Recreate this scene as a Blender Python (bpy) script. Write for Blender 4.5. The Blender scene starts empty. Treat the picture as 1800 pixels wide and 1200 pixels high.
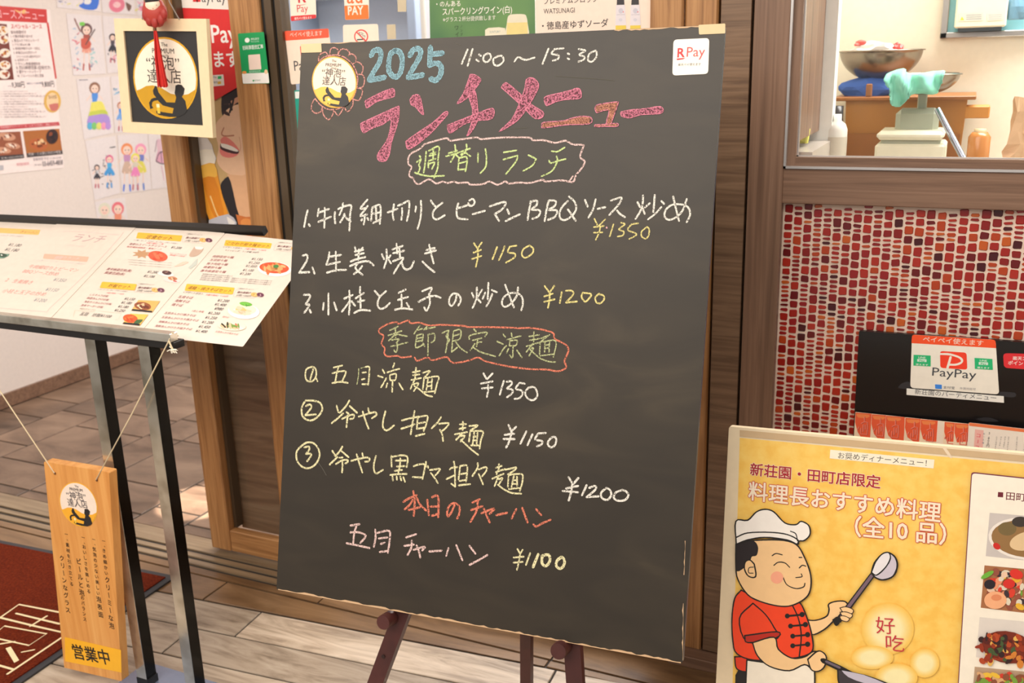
import bpy, bmesh, math, random
from mathutils import Vector, Matrix
from mathutils.geometry import tessellate_polygon
random.seed(7)
scn = bpy.context.scene
COL = scn.collection

# ------------------------------------------------------------------ camera
F = 1710.0; HC = 1.55
X3 = Vector((0.90819254, -0.09034126, 0.40868664))
Y3 = Vector((0.41755395, 0.26297043, -0.86976736))
Z3 = Vector((-0.02889662, 0.96056494, 0.27655013))
CAM = Vector((0, 0, HC))
cd = bpy.data.cameras.new('camera'); cam = bpy.data.objects.new('camera', cd); COL.objects.link(cam)
cd.sensor_width = 36; cd.lens = F / 1800 * 36; cd.clip_start = .05
cam.matrix_world = Matrix(((X3.x, X3.y, X3.z, CAM.x), (Y3.x, Y3.y, Y3.z, CAM.y), (Z3.x, Z3.y, Z3.z, CAM.z), (0, 0, 0, 1)))
cd.dof.use_dof = True; cd.dof.focus_distance = 1.80; cd.dof.aperture_fstop = 6.0
scn.camera = cam

# ------------------------------------------------------------------ light
w = bpy.data.worlds.new('world'); scn.world = w; w.use_nodes = True
w.node_tree.nodes['Background'].inputs[0].default_value = (1.0, .94, .87, 1)
w.node_tree.nodes['Background'].inputs[1].default_value = .62
def area(name, loc, rot, sx, sy, power, col=(1, .93, .85)):
    l = bpy.data.lights.new(name, 'AREA'); l.shape = 'RECTANGLE'; l.size = sx; l.size_y = sy; l.energy = power; l.color = col
    o = bpy.data.objects.new(name, l); COL.objects.link(o); o.location = loc; o.rotation_euler = rot
    return o
area('concourse_light', (-.9, .7, 2.75), (0, 0, 0), 2.6, .9, 26)
area('front_light', (-1.9, -.9, 2.75), (math.radians(30), 0, 0), 4.2, 1.8, 98, (1, .89, .77))  # unseen light behind the camera, placed for the sheen on the upper board
area('entrance_light', (-3.0, 3.4, 2.6), (0, 0, 0), 1.4, 2.4, 11, (1, .95, .92))
area('dining_light', (-1.4, 3.9, 2.6), (0, 0, 0), 2.0, 1.6, 105, (1, .97, .95))
area('kitchen_light', (.5, 2.85, 2.55), (0, 0, 0), 1.2, .7, 50, (1, .98, .93))
sl = bpy.data.lights.new('downlight', 'SPOT'); sl.energy = 1300; sl.spot_size = math.radians(7.2); sl.spot_blend = .25; sl.shadow_soft_size = .01; sl.color = (1, .9, .78)
so = bpy.data.objects.new('downlight', sl); COL.objects.link(so); so.location = (-2.50, 2.52, 2.6)
scn.view_settings.view_transform = 'Standard'; scn.view_settings.look = 'None'
scn.view_settings.exposure = 0.0; scn.view_settings.gamma = 1; scn.view_settings.use_curve_mapping = False
scn.cycles.use_denoising = True
scn.cycles.max_bounces = 8; scn.cycles.transparent_max_bounces = 12

# ------------------------------------------------------------------ pixel helpers (photo 1800x1200 -> rays from the camera)
def ray(x, y):
    a, b, c = x - 900, 600 - y, -F
    return Vector((X3.x*a + X3.y*b + X3.z*c, Y3.x*a + Y3.y*b + Y3.z*c, Z3.x*a + Z3.y*b + Z3.z*c))
def atY(x, y, Y): r = ray(x, y); return CAM + r * (Y / r.y)
def atZ(x, y, z): r = ray(x, y); return CAM + r * ((z - HC) / r.z)
class Plane:
    """a real flat surface: origin o, outward normal n, right axis u, up axis v"""
    def __init__(s, o, n, u):
        s.o = Vector(o); s.n = Vector(n).normalized(); u = Vector(u); s.u = (u - s.n * u.dot(s.n)).normalized(); s.v = s.n.cross(s.u)
        if s.v.z < 0 or (abs(s.v.z) < 1e-6 and s.v.y < 0): s.v = -s.v
    def hit(s, p):
        r = ray(*p); return CAM + r * ((s.o - CAM).dot(s.n) / r.dot(s.n))
    def uv(s, p): d = s.hit(p) - s.o; return Vector((d.dot(s.u), d.dot(s.v)))
    def w(s, q, h=0.0): return s.o + s.u * q[0] + s.v * q[1] + s.n * h
    def off(s, h): return Plane(s.o + s.n * h, s.n, s.u)

# ------------------------------------------------------------------ materials
def lin(c):
    return tuple(((v/255) / 12.92 if v <= 10 else ((v/255 + .055) / 1.055) ** 2.4) for v in c) + (1,)
_m = {}
def nm(name):
    m = bpy.data.materials.new(name); m.use_nodes = True
    return m, m.node_tree, m.node_tree.nodes['Principled BSDF']
def flat(c, rough=.5, metal=0.0):
    k = (tuple(c), rough, metal)
    if k not in _m:
        m, t, b = nm('colour_%d_%d_%d' % tuple(c)); b.inputs['Base Color'].default_value = lin(c)
        b.inputs['Roughness'].default_value = rough; b.inputs['Metallic'].default_value = metal
        # faint print / surface mottling
        n = t.nodes.new('ShaderNodeTexNoise'); n.inputs['Scale'].default_value = 60; n.inputs['Detail'].default_value = 4
        tc = t.nodes.new('ShaderNodeTexCoord'); t.links.new(tc.outputs['Object'], n.inputs['Vector'])
        mx = t.nodes.new('ShaderNodeMix'); mx.data_type = 'RGBA'; l = lin(c)
        mx.inputs[6].default_value = tuple(v*.93 for v in l[:3]) + (1,); mx.inputs[7].default_value = tuple(min(1, v*1.05) for v in l[:3]) + (1,)
        t.links.new(n.outputs[0], mx.inputs[0]); t.links.new(mx.outputs[2], b.inputs['Base Color'])
        _m[k] = m
    return _m[k]
def ramp(t, src, stops):
    r = t.nodes.new('ShaderNodeValToRGB'); e = r.color_ramp.elements
    while len(e) < len(stops): e.new(.5)
    for el, (p, c) in zip(e, stops): el.position = p; el.color = lin(c)
    t.links.new(src, r.inputs[0]); return r
def grain(name, c1, c2, c3, scale, rough=.45, dist=1.2, spec=.5, perobj=False, bump=.05):
    """wood grain: noise stretched by the scale vector"""
    m, t, b = nm(name)
    tc = t.nodes.new('ShaderNodeTexCoord'); mp = t.nodes.new('ShaderNodeMapping'); mp.inputs['Scale'].default_value = scale
    t.links.new(tc.outputs['Object'], mp.inputs[0])
    if perobj:
        oi = t.nodes.new('ShaderNodeObjectInfo'); vm = t.nodes.new('ShaderNodeVectorMath'); vm.operation = 'SCALE'
        vm.inputs[0].default_value = (13, 7, 5); t.links.new(oi.outputs['Random'], vm.inputs['Scale'])
        ad = t.nodes.new('ShaderNodeVectorMath'); t.links.new(mp.outputs[0], ad.inputs[0]); t.links.new(vm.outputs[0], ad.inputs[1]); vec = ad.outputs[0]
    else: vec = mp.outputs[0]
    n = t.nodes.new('ShaderNodeTexNoise'); n.inputs['Scale'].default_value = 1; n.inputs['Detail'].default_value = 8
    n.inputs['Roughness'].default_value = .62; n.inputs['Distortion'].default_value = dist
    t.links.new(vec, n.inputs['Vector'])
    r = ramp(t, n.outputs[0], [(.30, c1), (.5, c2), (.70, c3)])
    out = r.outputs[0]
    if perobj:
        hs = t.nodes.new('ShaderNodeHueSaturation'); mr = t.nodes.new('ShaderNodeMapRange')
        mr.inputs[3].default_value = .78; mr.inputs[4].default_value = 1.15
        t.links.new(oi.outputs['Random'], mr.inputs[0]); t.links.new(mr.outputs[0], hs.inputs['Value']); t.links.new(out, hs.inputs['Color']); out = hs.outputs[0]
    t.links.new(out, b.inputs['Base Color'])
    b.inputs['Roughness'].default_value = rough; b.inputs['Specular IOR Level'].default_value = spec
    bp = t.nodes.new('ShaderNodeBump'); bp.inputs['Strength'].default_value = bump; bp.inputs['Distance'].default_value = .01
    t.links.new(n.outputs[0], bp.inputs['Height']); t.links.new(bp.outputs[0], b.inputs['Normal'])
    return m
M_stile = grain('light_oak_stile', (136, 92, 52), (174, 124, 76), (198, 148, 96), (60, 60, 2.5), .45)
M_stile_r = grain('light_oak_rail', (136, 92, 52), (174, 124, 76), (196, 146, 94), (2.5, 60, 60), .45)
M_walnut_h = grain('walnut_horizontal', (98, 74, 56), (124, 96, 73), (142, 112, 87), (2.2, 10, 46), .42, 2.0)
M_walnut_d = grain('dark_board_horizontal', (98, 78, 60), (124, 101, 79), (142, 120, 96), (1.5, 8, 20), .4, 1.5)
M_lam_v = grain('brown_laminate_vertical', (100, 74, 58), (128, 97, 77), (146, 114, 93), (70, 60, 1.8), .4, .5)
M_lam_h = grain('brown_laminate_horizontal', (100, 74, 58), (128, 97, 77), (146, 114, 93), (1.8, 60, 60), .4, 1.0)
M_cedar = grain('orange_cedar', (205, 136, 66), (222, 156, 84), (232, 172, 100), (45, 30, 2.0), .5, .4)
M_tile_in = grain('stone_tile_brown', (84, 64, 50), (122, 98, 80), (148, 122, 101), (2.6, 5, 5), .42, .8, perobj=True, bump=.1)
M_plank = grain('wood_look_plank_tile', (120, 102, 84), (180, 161, 140), (205, 188, 168), (2.6, 17, 17), .33, 1.6, perobj=True, bump=.06)
M_jamb = flat((92, 76, 58), .35, .3)
M_black = flat((22, 20, 19), .45)
M_easel = grain('dark_red_brown_paint', (58, 28, 26), (74, 36, 33), (84, 42, 38), (9, 9, 9), .4, .3)
M_wall = flat((230, 217, 208), .7)
M_kwall = flat((236, 228, 208), .7)
def chrome():
    m, t, b = nm('brushed_steel'); b.inputs['Metallic'].default_value = .8; b.inputs['Roughness'].default_value = .18
    tc = t.nodes.new('ShaderNodeTexCoord'); n = t.nodes.new('ShaderNodeTexNoise'); n.inputs['Scale'].default_value = 14; n.inputs['Detail'].default_value = 5
    t.links.new(tc.outputs['Object'], n.inputs[0])
    r = ramp(t, n.outputs[0], [(.35, (176, 168, 152)), (.5, (206, 200, 186)), (.65, (222, 217, 205))]); t.links.new(r.outputs[0], b.inputs['Base Color'])
    return m
M_steel = chrome()
def board_mat():
    m, t, b = nm('blackboard_paint'); tc = t.nodes.new('ShaderNodeTexCoord')
    mp = t.nodes.new('ShaderNodeMapping'); mp.inputs['Rotation'].default_value = (0, .5, 0); mp.inputs['Scale'].default_value = (2.2, 2, 7)
    n = t.nodes.new('ShaderNodeTexNoise'); n.inputs['Scale'].default_value = 1.3; n.inputs['Detail'].default_value = 6; n.inputs['Distortion'].default_value = 1.5
    t.links.new(tc.outputs['Object'], mp.inputs[0]); t.links.new(mp.outputs[0], n.inputs[0])
    n2 = t.nodes.new('ShaderNodeTexNoise'); n2.inputs['Scale'].default_value = 1.6; n2.inputs['Detail'].default_value = 3
    t.links.new(tc.outputs['Object'], n2.inputs[0])
    mu = t.nodes.new('ShaderNodeMath'); mu.operation = 'MULTIPLY'; t.links.new(n.outputs[0], mu.inputs[0]); t.links.new(n2.outputs[0], mu.inputs[1])
    r = ramp(t, mu.outputs[0], [(.16, (42, 35, 26)), (.27, (50, 42, 31)), (.42, (68, 58, 43))])
    t.links.new(r.outputs[0], b.inputs['Base Color']); b.inputs['Roughness'].default_value = .46
    b.inputs['Specular IOR Level'].default_value = .5
    return m
M_board = board_mat()
def chalk(name, c, lo=.36, hi=.52, scale=420, under=(60, 55, 50)):
    m, t, b = nm(name); tc = t.nodes.new('ShaderNodeTexCoord')
    n = t.nodes.new('ShaderNodeTexNoise'); n.inputs['Scale'].default_value = scale; n.inputs['Detail'].default_value = 3
    t.links.new(tc.outputs['Object'], n.inputs[0])
    r = ramp(t, n.outputs[0], [(lo, under), (hi, c)])
    t.links.new(r.outputs[0], b.inputs['Base Color']); b.inputs['Roughness'].default_value = .95; b.inputs['Specular IOR Level'].default_value = .05
    return m
CH_W = chalk('white_chalk', (226, 221, 210), .32, .50)
CH_Y = chalk('yellow_chalk', (222, 208, 138), .32, .50)
CH_YP = chalk('pale_yellow_chalk', (226, 218, 172), .32, .50)
CH_G = chalk('green_chalk', (198, 214, 146), .32, .50)
CH_G2 = chalk('dim_green_chalk', (186, 190, 142), .34, .54)
CH_P = chalk('pink_chalk', (236, 176, 176), .33, .52)
CH_PW = chalk('pinkish_white_chalk', (226, 194, 188), .33, .52)
CH_O = chalk('orange_chalk', (222, 128, 104), .34, .54)
CH_PO = chalk('magenta_chalk_outline', (214, 130, 150), .32, .52)
CH_PF = chalk('magenta_chalk_hatching', (200, 120, 140), .40, .59, 330, (92, 60, 66))
CH_PF2 = chalk('orange_pink_chalk_hatching', (196, 134, 112), .38, .62, 420, (104, 72, 62))
CH_B = chalk('blue_chalk_hatching', (136, 172, 182), .34, .60, 420, (88, 106, 110))
CH_BO = chalk('blue_chalk_outline', (150, 192, 204), .32, .52)
CH_PET = chalk('petal_chalk', (226, 158, 148), .38, .56)
def glass(name, tint=(1, 1, 1), refl=1.0):
    m = bpy.data.materials.new(name); m.use_nodes = True; t = m.node_tree; t.nodes.clear()
    o = t.nodes.new('ShaderNodeOutputMaterial'); mx = t.nodes.new('ShaderNodeMixShader'); tr = t.nodes.new('ShaderNodeBsdfTransparent')
    gl = t.nodes.new('ShaderNodeBsdfGlossy'); gl.inputs['Roughness'].default_value = .02; fr = t.nodes.new('ShaderNodeFresnel'); fr.inputs[0].default_value = 1.45
    tr.inputs[0].default_value = tint + (1,)
    mu = t.nodes.new('ShaderNodeMath'); mu.operation = 'MULTIPLY'; mu.inputs[1].default_value = refl; t.links.new(fr.outputs[0], mu.inputs[0])
    ge = t.nodes.new('ShaderNodeNewGeometry'); iv = t.nodes.new('ShaderNodeMath'); iv.operation = 'SUBTRACT'; iv.inputs[0].default_value = 1; t.links.new(ge.outputs['Backfacing'], iv.inputs[1])
    m3 = t.nodes.new('ShaderNodeMath'); m3.operation = 'MULTIPLY'; t.links.new(mu.outputs[0], m3.inputs[0]); t.links.new(iv.outputs[0], m3.inputs[1]); mu = m3
    t.links.new(mu.outputs[0], mx.inputs[0]); t.links.new(tr.outputs[0], mx.inputs[1]); t.links.new(gl.outputs[0], mx.inputs[2]); t.links.new(mx.outputs[0], o.inputs[0])
    return m
M_glass = glass('window_glass')

# ------------------------------------------------------------------ object helpers
def tag(o, label=None, cat=None, group=None, kind=None):
    if label: o['label'] = label
    if cat: o['category'] = cat
    if group: o['group'] = group
    if kind: o['kind'] = kind
    return o
def thing(name, loc, label, cat, group=None):
    o = bpy.data.objects.new(name, None); o.location = loc; o.empty_display_size = .05; COL.objects.link(o)
    return tag(o, label, cat, group)
def wloc(o):
    v = Vector((0, 0, 0))
    while o: v += Vector(o.location); o = o.parent
    return v
def link(name, me, parent=None, kind=None, label=None):
    o = bpy.data.objects.new(name, me); COL.objects.link(o)
    if parent is not None:
        o.parent = parent; me.transform(Matrix.Translation(-wloc(parent)))
    if kind: o['kind'] = kind
    if label: o['label'] = label
    return o
class MB:
    """collects geometry with several materials, becomes ONE mesh object"""
    def __init__(s): s.v = []; s.f = []; s.mi = []; s.mats = []; s.sm = []
    def m(s, mat):
        if mat not in s.mats: s.mats.append(mat)
        return s.mats.index(mat)
    def add(s, vs, fs, mat, smooth=False):
        k = len(s.v); i = s.m(mat); s.v += [tuple(p) for p in vs]
        for f in fs: s.f.append(tuple(k + q for q in f)); s.mi.append(i); s.sm.append(smooth)
        return s
    def box(s, a, b, mat, bev=0.0):
        (x0, y0, z0), (x1, y1, z1) = a, b
        if bev:
            bm = bmesh.new(); bmesh.ops.create_cube(bm, size=1)
            bmesh.ops.scale(bm, vec=(x1-x0, y1-y0, z1-z0), verts=bm.verts); bmesh.ops.translate(bm, vec=((x0+x1)/2, (y0+y1)/2, (z0+z1)/2), verts=bm.verts)
            bmesh.ops.bevel(bm, geom=bm.edges[:], offset=bev, segments=1, affect='EDGES', profile=.5)
            bm.verts.index_update(); s.add([v.co[:] for v in bm.verts], [[v.index for v in f.verts] for f in bm.faces], mat); bm.free(); return s
        vs = [(x, y, z) for z in (z0, z1) for y in (y0, y1) for x in (x0, x1)]
        return s.add(vs, [(0, 2, 3, 1), (4, 5, 7, 6), (0, 1, 5, 4), (2, 6, 7, 3), (0, 4, 6, 2), (1, 3, 7, 5)], mat)
    def prism(s, pts, off, mat, side=None):
        """pts: 3D outline, extruded by vector off; concave outlines are fine"""
        n = len(pts); pts = [Vector(p) for p in pts]; off = Vector(off)
        tri = tessellate_polygon([pts])
        s.add(pts, [t for t in tri], mat)
        s.add([p + off for p in pts], [tuple(reversed(t)) for t in tri], mat)
        s.add(pts + [p + off for p in pts], [(i, (i+1) % n, n + (i+1) % n, n + i) for i in range(n)], side or mat)
        return s
    def tube(s, pts, r, mat, seg=8, cap=True):
        pts = [Vector(p) for p in pts]; rs = r if isinstance(r, (list, tuple)) else [r]*len(pts); vs = []; fs = []
        ref = Vector((.3, .2, .93)); n = len(pts)
        for i, p in enumerate(pts):
            t = (pts[min(i+1, n-1)] - pts[max(i-1, 0)]).normalized()
            a = t.cross(ref)
            if a.length < .1: a = t.cross(Vector((1, 0, 0)))
            a.normalize(); b = t.cross(a)
            for k in range(seg):
                q = 2*math.pi*k/seg; vs.append(p + (a*math.cos(q) + b*math.sin(q))*rs[i])
        for i in range(n-1):
            for k in range(seg): fs.append((i*seg+k, i*seg+(k+1) % seg, (i+1)*seg+(k+1) % seg, (i+1)*seg+k))
        s.add(vs, fs, mat, True)
        if cap: s.add(vs[:seg], [tuple(reversed(range(seg)))], mat); s.add(vs[-seg:], [tuple(range(seg))], mat)
        return s
    def lathe(s, c, prof, mat, seg=32, axis=None):
        """prof: (radius, height) pairs about the vertical through c"""
        c = Vector(c); vs = []; fs = []
        for (r, h) in prof:
            for k in range(seg): q = 2*math.pi*k/seg; vs.append(c + Vector((r*math.cos(q), r*math.sin(q), h)))
        for i in range(len(prof)-1):
            for k in range(seg): fs.append((i*seg+k, i*seg+(k+1) % seg, (i+1)*seg+(k+1) % seg, (i+1)*seg+k))
        return s.add(vs, fs, mat, True)
    def build(s, name, parent=None, kind=None, label=None):
        me = bpy.data.meshes.new(name); me.from_pydata(s.v, [], s.f)
        for m in s.mats: me.materials.append(m)
        me.polygons.foreach_set('material_index', s.mi); me.polygons.foreach_set('use_smooth', s.sm); me.update()
        return link(name, me, parent, kind, label)
def obox(c, ax, ay, az, mb, mat):
    """oriented box: centre c, half-axis vectors"""
    c = Vector(c); vs = [c + ax*i + ay*j + az*k for k in (-1, 1) for j in (-1, 1) for i in (-1, 1)]
    mb.add(vs, [(0, 2, 3, 1), (4, 5, 7, 6), (0, 1, 5, 4), (2, 6, 7, 3), (0, 4, 6, 2), (1, 3, 7, 5)], mat)

# ------------------------------------------------------------------ lettering
_tc = {}
def glyphs(txt, bold):
    if bold > 0:
        vs, fs, x0, x1 = glyphs(txt, 0.0); n = 8 if bold > .03 else 4; V = list(vs); G = list(fs)
        for i in range(n):
            a = 2*math.pi*(i+.5)/n; k = len(V); V += [(x + bold*.8*math.cos(a), y + bold*.8*math.sin(a)) for x, y in vs]; G += [tuple(q+k for q in f) for f in fs]
        return V, G, x0, x1
    k = (txt, bold)
    if k not in _tc:
        c = bpy.data.curves.new('t', 'FONT'); c.body = txt; c.resolution_u = 2; c.offset = bold
        o = bpy.data.objects.new('t', c); COL.objects.link(o); dg = bpy.context.evaluated_depsgraph_get(); dg.update()
        me = bpy.data.meshes.new_from_object(o.evaluated_get(dg))
        vs = [(v.co.x, v.co.y) for v in me.vertices]; fs = [tuple(p.vertices) for p in me.polygons]
        bpy.data.objects.remove(o); bpy.data.curves.remove(c); bpy.data.meshes.remove(me)
        _tc[k] = (vs, fs, min([v[0] for v in vs] or [0]), max([v[0] for v in vs] or [1]))
    return _tc[k]
def smooth(pts, n=5):
    if len(pts) < 3: return pts
    P = [pts[0]*2 - pts[1]] + pts + [pts[-1]*2 - pts[-2]]; out = []
    for i in range(1, len(P)-2):
        a, b, c, d = P[i-1], P[i], P[i+1], P[i+2]
        for k in range(n):
            t = k/n; out.append(.5*((2*b) + (c-a)*t + (2*a-5*b+4*c-d)*t*t + (3*b-a-3*c+d)*t**3))
    return out + [pts[-1]]
class Print:
    """flat print, stickers' ink or chalk lying on a plane; coordinates are photo pixels (optionally of an enlarged crop tf=(x0,y0,scale))"""
    def __init__(s, pl, tf=(0, 0, 1), step=.00025): s.pl = pl; s.mb = MB(); s.tf = tf; s.h = .0004; s.step = step
    def q(s, p): x0, y0, k = s.tf; return s.pl.uv((x0 + p[0]/k, y0 + p[1]/k))
    def up(s): s.h += s.step; return s
    def _m(s, c): return c if isinstance(c, bpy.types.Material) else flat(c, .5)
    def polyq(s, qs, c):
        P = [s.pl.w(q, s.h) for q in qs]; s.mb.add(P, [t for t in tessellate_polygon([P])], s._m(c)); s.h += max(s.step*.1, 1e-5); return s
    def poly(s, pts, c, sm=0):
        qs = [s.q(p) for p in pts]
        if sm: qs = smooth(qs + [qs[0]], sm)[:-1]
        return s.polyq(qs, c)
    def flatpts(s, txt): v = [float(a) for a in txt.split()]; return list(zip(v[0::2], v[1::2]))
    def P(s, txt, c, sm=0): return s.poly(s.flatpts(txt), c, sm)
    def ell(s, cx, cy, rx, ry, c, rot=0, n=28):
        a = math.radians(rot); return s.poly([(cx + rx*math.cos(t)*math.cos(a) - ry*math.sin(t)*math.sin(a), cy + rx*math.cos(t)*math.sin(a) + ry*math.sin(t)*math.cos(a)) for t in [2*math.pi*k/n for k in range(n)]], c)
    def rr(s, quad, r, c):
        """rounded quad; quad = 4 pixel corners, r = radius in metres"""
        return s.polyq(roundq([s.q(p) for p in quad], r), c)
    def line(s, pts, wpx, c, sm=4, taper=False):
        if isinstance(pts, str): pts = s.flatpts(pts)
        qs = [s.q(p) for p in pts]
        a, b = s.q(pts[0]), s.q((pts[0][0] + 10, pts[0][1])); wd = (b-a).length/10*wpx/2
        if len(qs) == 1: qs.append(qs[0] + Vector((wd, 0)))
        qs = smooth(qs, sm) if sm else qs
        L = []; R = []; n = len(qs)
        for i, q in enumerate(qs):
            d = (qs[min(i+1, n-1)] - qs[max(i-1, 0)])
            if d.length < 1e-9: d = Vector((1, 0))
            d.normalize(); p = Vector((-d.y, d.x)); k = wd * (1 + random.uniform(-.10, .10)) if not taper else wd*(1 - .75*i/(n-1))
            L.append(q + p*k); R.append(q - p*k)
        d0 = (qs[1]-qs[0]).normalized()*wd; d1 = (qs[-1]-qs[-2]).normalized()*wd
        V = L + R; F_ = [(n+i, n+i+1, i+1, i) for i in range(n-1)]
        k = len(V); V += [qs[0] - d0, (L[0]+qs[0])/2 - d0*.8, (R[0]+qs[0])/2 - d0*.8]; F_.append((0, k+1, k, k+2, n))
        k = len(V); V += [qs[-1] + d1, (L[-1]+qs[-1])/2 + d1*.8, (R[-1]+qs[-1])/2 + d1*.8]; F_.append((2*n-1, k+2, k, k+1, n-1))
        s.mb.add([s.pl.w(v, s.h) for v in V], F_, s._m(c)); s.h += max(s.step*.02, 8e-6); return s
    def strokes(s, txt, wpx, c):
        wpx *= .87
        for st in txt.split(';'):
            if st.strip(): s.line(st, wpx, c)
        return s
    def text(s, txt, p0, p1, c, hs=1.0, bold=0.0):
        vs, fs, x0, x1 = glyphs(txt, bold)
        if not vs: return s
        a, b = s.q(p0), s.q(p1); d = (b-a)/(x1-x0); e = Vector((-d.y, d.x))*hs
        nc = s.copies(bold, vs); s.mb.add([s.pl.w(a + d*(x-x0) + e*y, s.h - (i//nc)*1.5e-5) for i, (x, y) in enumerate(vs)], fs, s._m(c)); return s
    def copies(s, bold, vs): return len(vs)//(1 if bold <= 0 else (9 if bold > .03 else 5)) or 1
    def textq(s, txt, p0, p1, pup, c, bold=0.0):
        """baseline p0->p1 and a point pup where the top of a full-height glyph above p0 lies (keeps a slanted hand)"""
        vs, fs, x0, x1 = glyphs(txt, bold); a, b, u = s.q(p0), s.q(p1), s.q(pup); d = (b-a)/(x1-x0); e = (u-a)/.80
        s.mb.add([s.pl.w(a + d*(x-x0) + e*y, s.h) for x, y in vs], fs, s._m(c)); return s
    def vtext(s, txt, p0, p1, size, c, bold=0.0):
        """vertical writing: characters from p0 to p1 (centres), size in pixels"""
        n = len(txt)
        for i, ch in enumerate(txt):
            if ch == ' ': continue
            k = i/max(1, n-1); cx = p0[0] + (p1[0]-p0[0])*k; cy = p0[1] + (p1[1]-p0[1])*k
            vs, fs, x0, x1 = glyphs(ch, bold)
            if not vs: continue
            q = s.q((cx, cy)); sc = (s.q((cx+size, cy)) - q).length/.95; mx = (x0+x1)/2; my = .37
            if ch in 'ー一': V = [(q.x + (y-my)*sc, q.y - (x-mx)*sc) if ch == 'ー' else (q.x + (x-mx)*sc, q.y + (y-my)*sc) for x, y in vs]
            else: V = [(q.x + (x-mx)*sc, q.y + (y-my)*sc) for x, y in vs]
            nc = s.copies(bold, vs); s.mb.add([s.pl.w(v, s.h - (i//nc)*1.5e-5) for i, v in enumerate(V)], fs, s._m(c))
        return s
    def build(s, name, parent, label=None): return s.mb.build(name, parent, None, label)
def roundq(Q, r, n=4):
    out = []; k = len(Q)
    for i in range(k):
        p, a, b = Q[i], (Q[i-1]-Q[i]).normalized(), (Q[(i+1) % k]-Q[i]).normalized()
        for j in range(n+1):
            t = j/n; A = p + a*r; B = p + b*r; out.append(A*(1-t)**2 + p*2*t*(1-t) + B*t*t)
    return out
def plate(pl, quad, thick, mat, name, parent=None, r=0.0, side=None, label=None, front=0.0, tf=(0, 0, 1)):
    """thin plate behind the plane (front face at height `front`), outline by pixel corners"""
    Q = [pl.uv((tf[0]+p[0]/tf[2], tf[1]+p[1]/tf[2])) for p in quad]
    if r: Q = roundq(Q, r)
    return MB().prism([pl.w(q, front) for q in Q], pl.n * -thick, mat, side).build(name, parent, None, label)
def ctr(pl, quad):
    c = Vector((0, 0, 0))
    for p in quad: c += pl.hit(p)
    c /= len(quad); return c
# ================================================================== SETTING
D = 2.26
def S(mb, name): return mb.build(name, None, 'structure')
# ---- floor: grout bed + every tile a piece
M_grout = flat((52, 46, 42), .8)
floor = S(MB().box((-6, -1.2, -.06), (3.2, 6.5, -.004), M_grout), 'floor')
def tile(poly, mat, name, parent, h=.008, top=0.0):
    """one tile: chamfered prism; poly = outline in floor coordinates"""
    c = sum((Vector(p) for p in poly), Vector((0, 0))) / len(poly); n = len(poly)
    lo = [Vector((p[0], p[1], top-h)) for p in poly]; mi = [Vector((p[0], p[1], top-.0015)) for p in poly]
    hi = [Vector((p[0], p[1], 0)) for p in poly]; hi = [Vector((v.x + (.0015 if c.x > v.x else -.0015), v.y + (.0015 if c.y > v.y else -.0015), top)) for v in hi]
    mb = MB().add(lo + mi + hi, [(i, (i+1) % n, n+(i+1) % n, n+i) for i in range(n)] + [(n+i, n+(i+1) % n, 2*n+(i+1) % n, 2*n+i) for i in range(n)] + [tuple(range(2*n, 3*n))], mat)
    return mb.build(name, parent)
g = .0028; g2 = .0046
# interior ashlar tiles (columns along the wall direction)
xs = [-4.14, -3.85, -3.615, -3.205, -3.01, -2.625, -2.41, -2.02, -1.83, -1.42, -1.22, -.84, -.46]
starts = [2.42, 2.33, 2.13, 2.19, 2.05, 2.28, 2.12, 2.3, 2.12, 2.33, 2.1, 2.25]
for i in range(len(xs)-1):
    w_ = xs[i+1]-xs[i]; y = starts[i] + .15; first = True
    if first: tile([(xs[i]+g2, 2.305), (xs[i+1]-g2, 2.305), (xs[i+1]-g2, max(y, 2.36)-g2), (xs[i]+g2, max(y, 2.36)-g2)], M_tile_in, 'floor_tile', floor)
    y = max(y, 2.36)
    k = i
    while y < 5.2:
        L = [.21, .41, .2, .39][k % 4] if w_ > .3 else [.40, .21, .39, .22][k % 4]; k += 1
        tile([(xs[i]+g2, y+g2), (xs[i+1]-g2, y+g2), (xs[i+1]-g2, y+L-g2), (xs[i]+g2, y+L-g2)], M_tile_in, 'floor_tile', floor); y += L
# outside wood-look planks, laid 4 degrees off the door line
ca, sa = math.cos(math.radians(4.2)), math.sin(math.radians(4.2))
def rot(a, b): return (-2.0 + a*ca - b*sa, 1.978 + a*sa + b*ca)
joint0 = {0: .30, -1: .215, -2: .07, -3: -.07, -4: -.21, -5: .35, -6: .1}
for r in range(0, -13, -1):
    b1 = r*.134; b0 = b1 - .134; L = .92
    x = joint0.get(r-1 if False else r, (r*.37) % .9) - 2*L
    if r == 0: x = .215 - 2*L
    elif r == -1: x = .07 - 2*L
    elif r == -2: x = -.07 - 2*L
    elif r == -3: x = -.24 - 2*L
    while x < 2.6:
        tile([rot(x+g, b0+g), rot(x+L-g, b0+g), rot(x+L-g, b1-g), rot(x+g, b1-g)], M_plank, 'plank_tile', floor); x += L
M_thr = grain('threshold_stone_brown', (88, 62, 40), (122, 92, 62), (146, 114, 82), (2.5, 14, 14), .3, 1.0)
thr = MB()
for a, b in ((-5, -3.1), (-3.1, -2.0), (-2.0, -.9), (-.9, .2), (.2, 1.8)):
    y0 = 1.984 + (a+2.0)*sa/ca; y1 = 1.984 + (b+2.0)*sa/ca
    tile([(a+g, min(y0, 2.085)+0), (b-g, min(y1, 2.085)+0), (b-g, 2.092), (a+g, 2.092)], M_thr, 'threshold_tile', floor)
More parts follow.
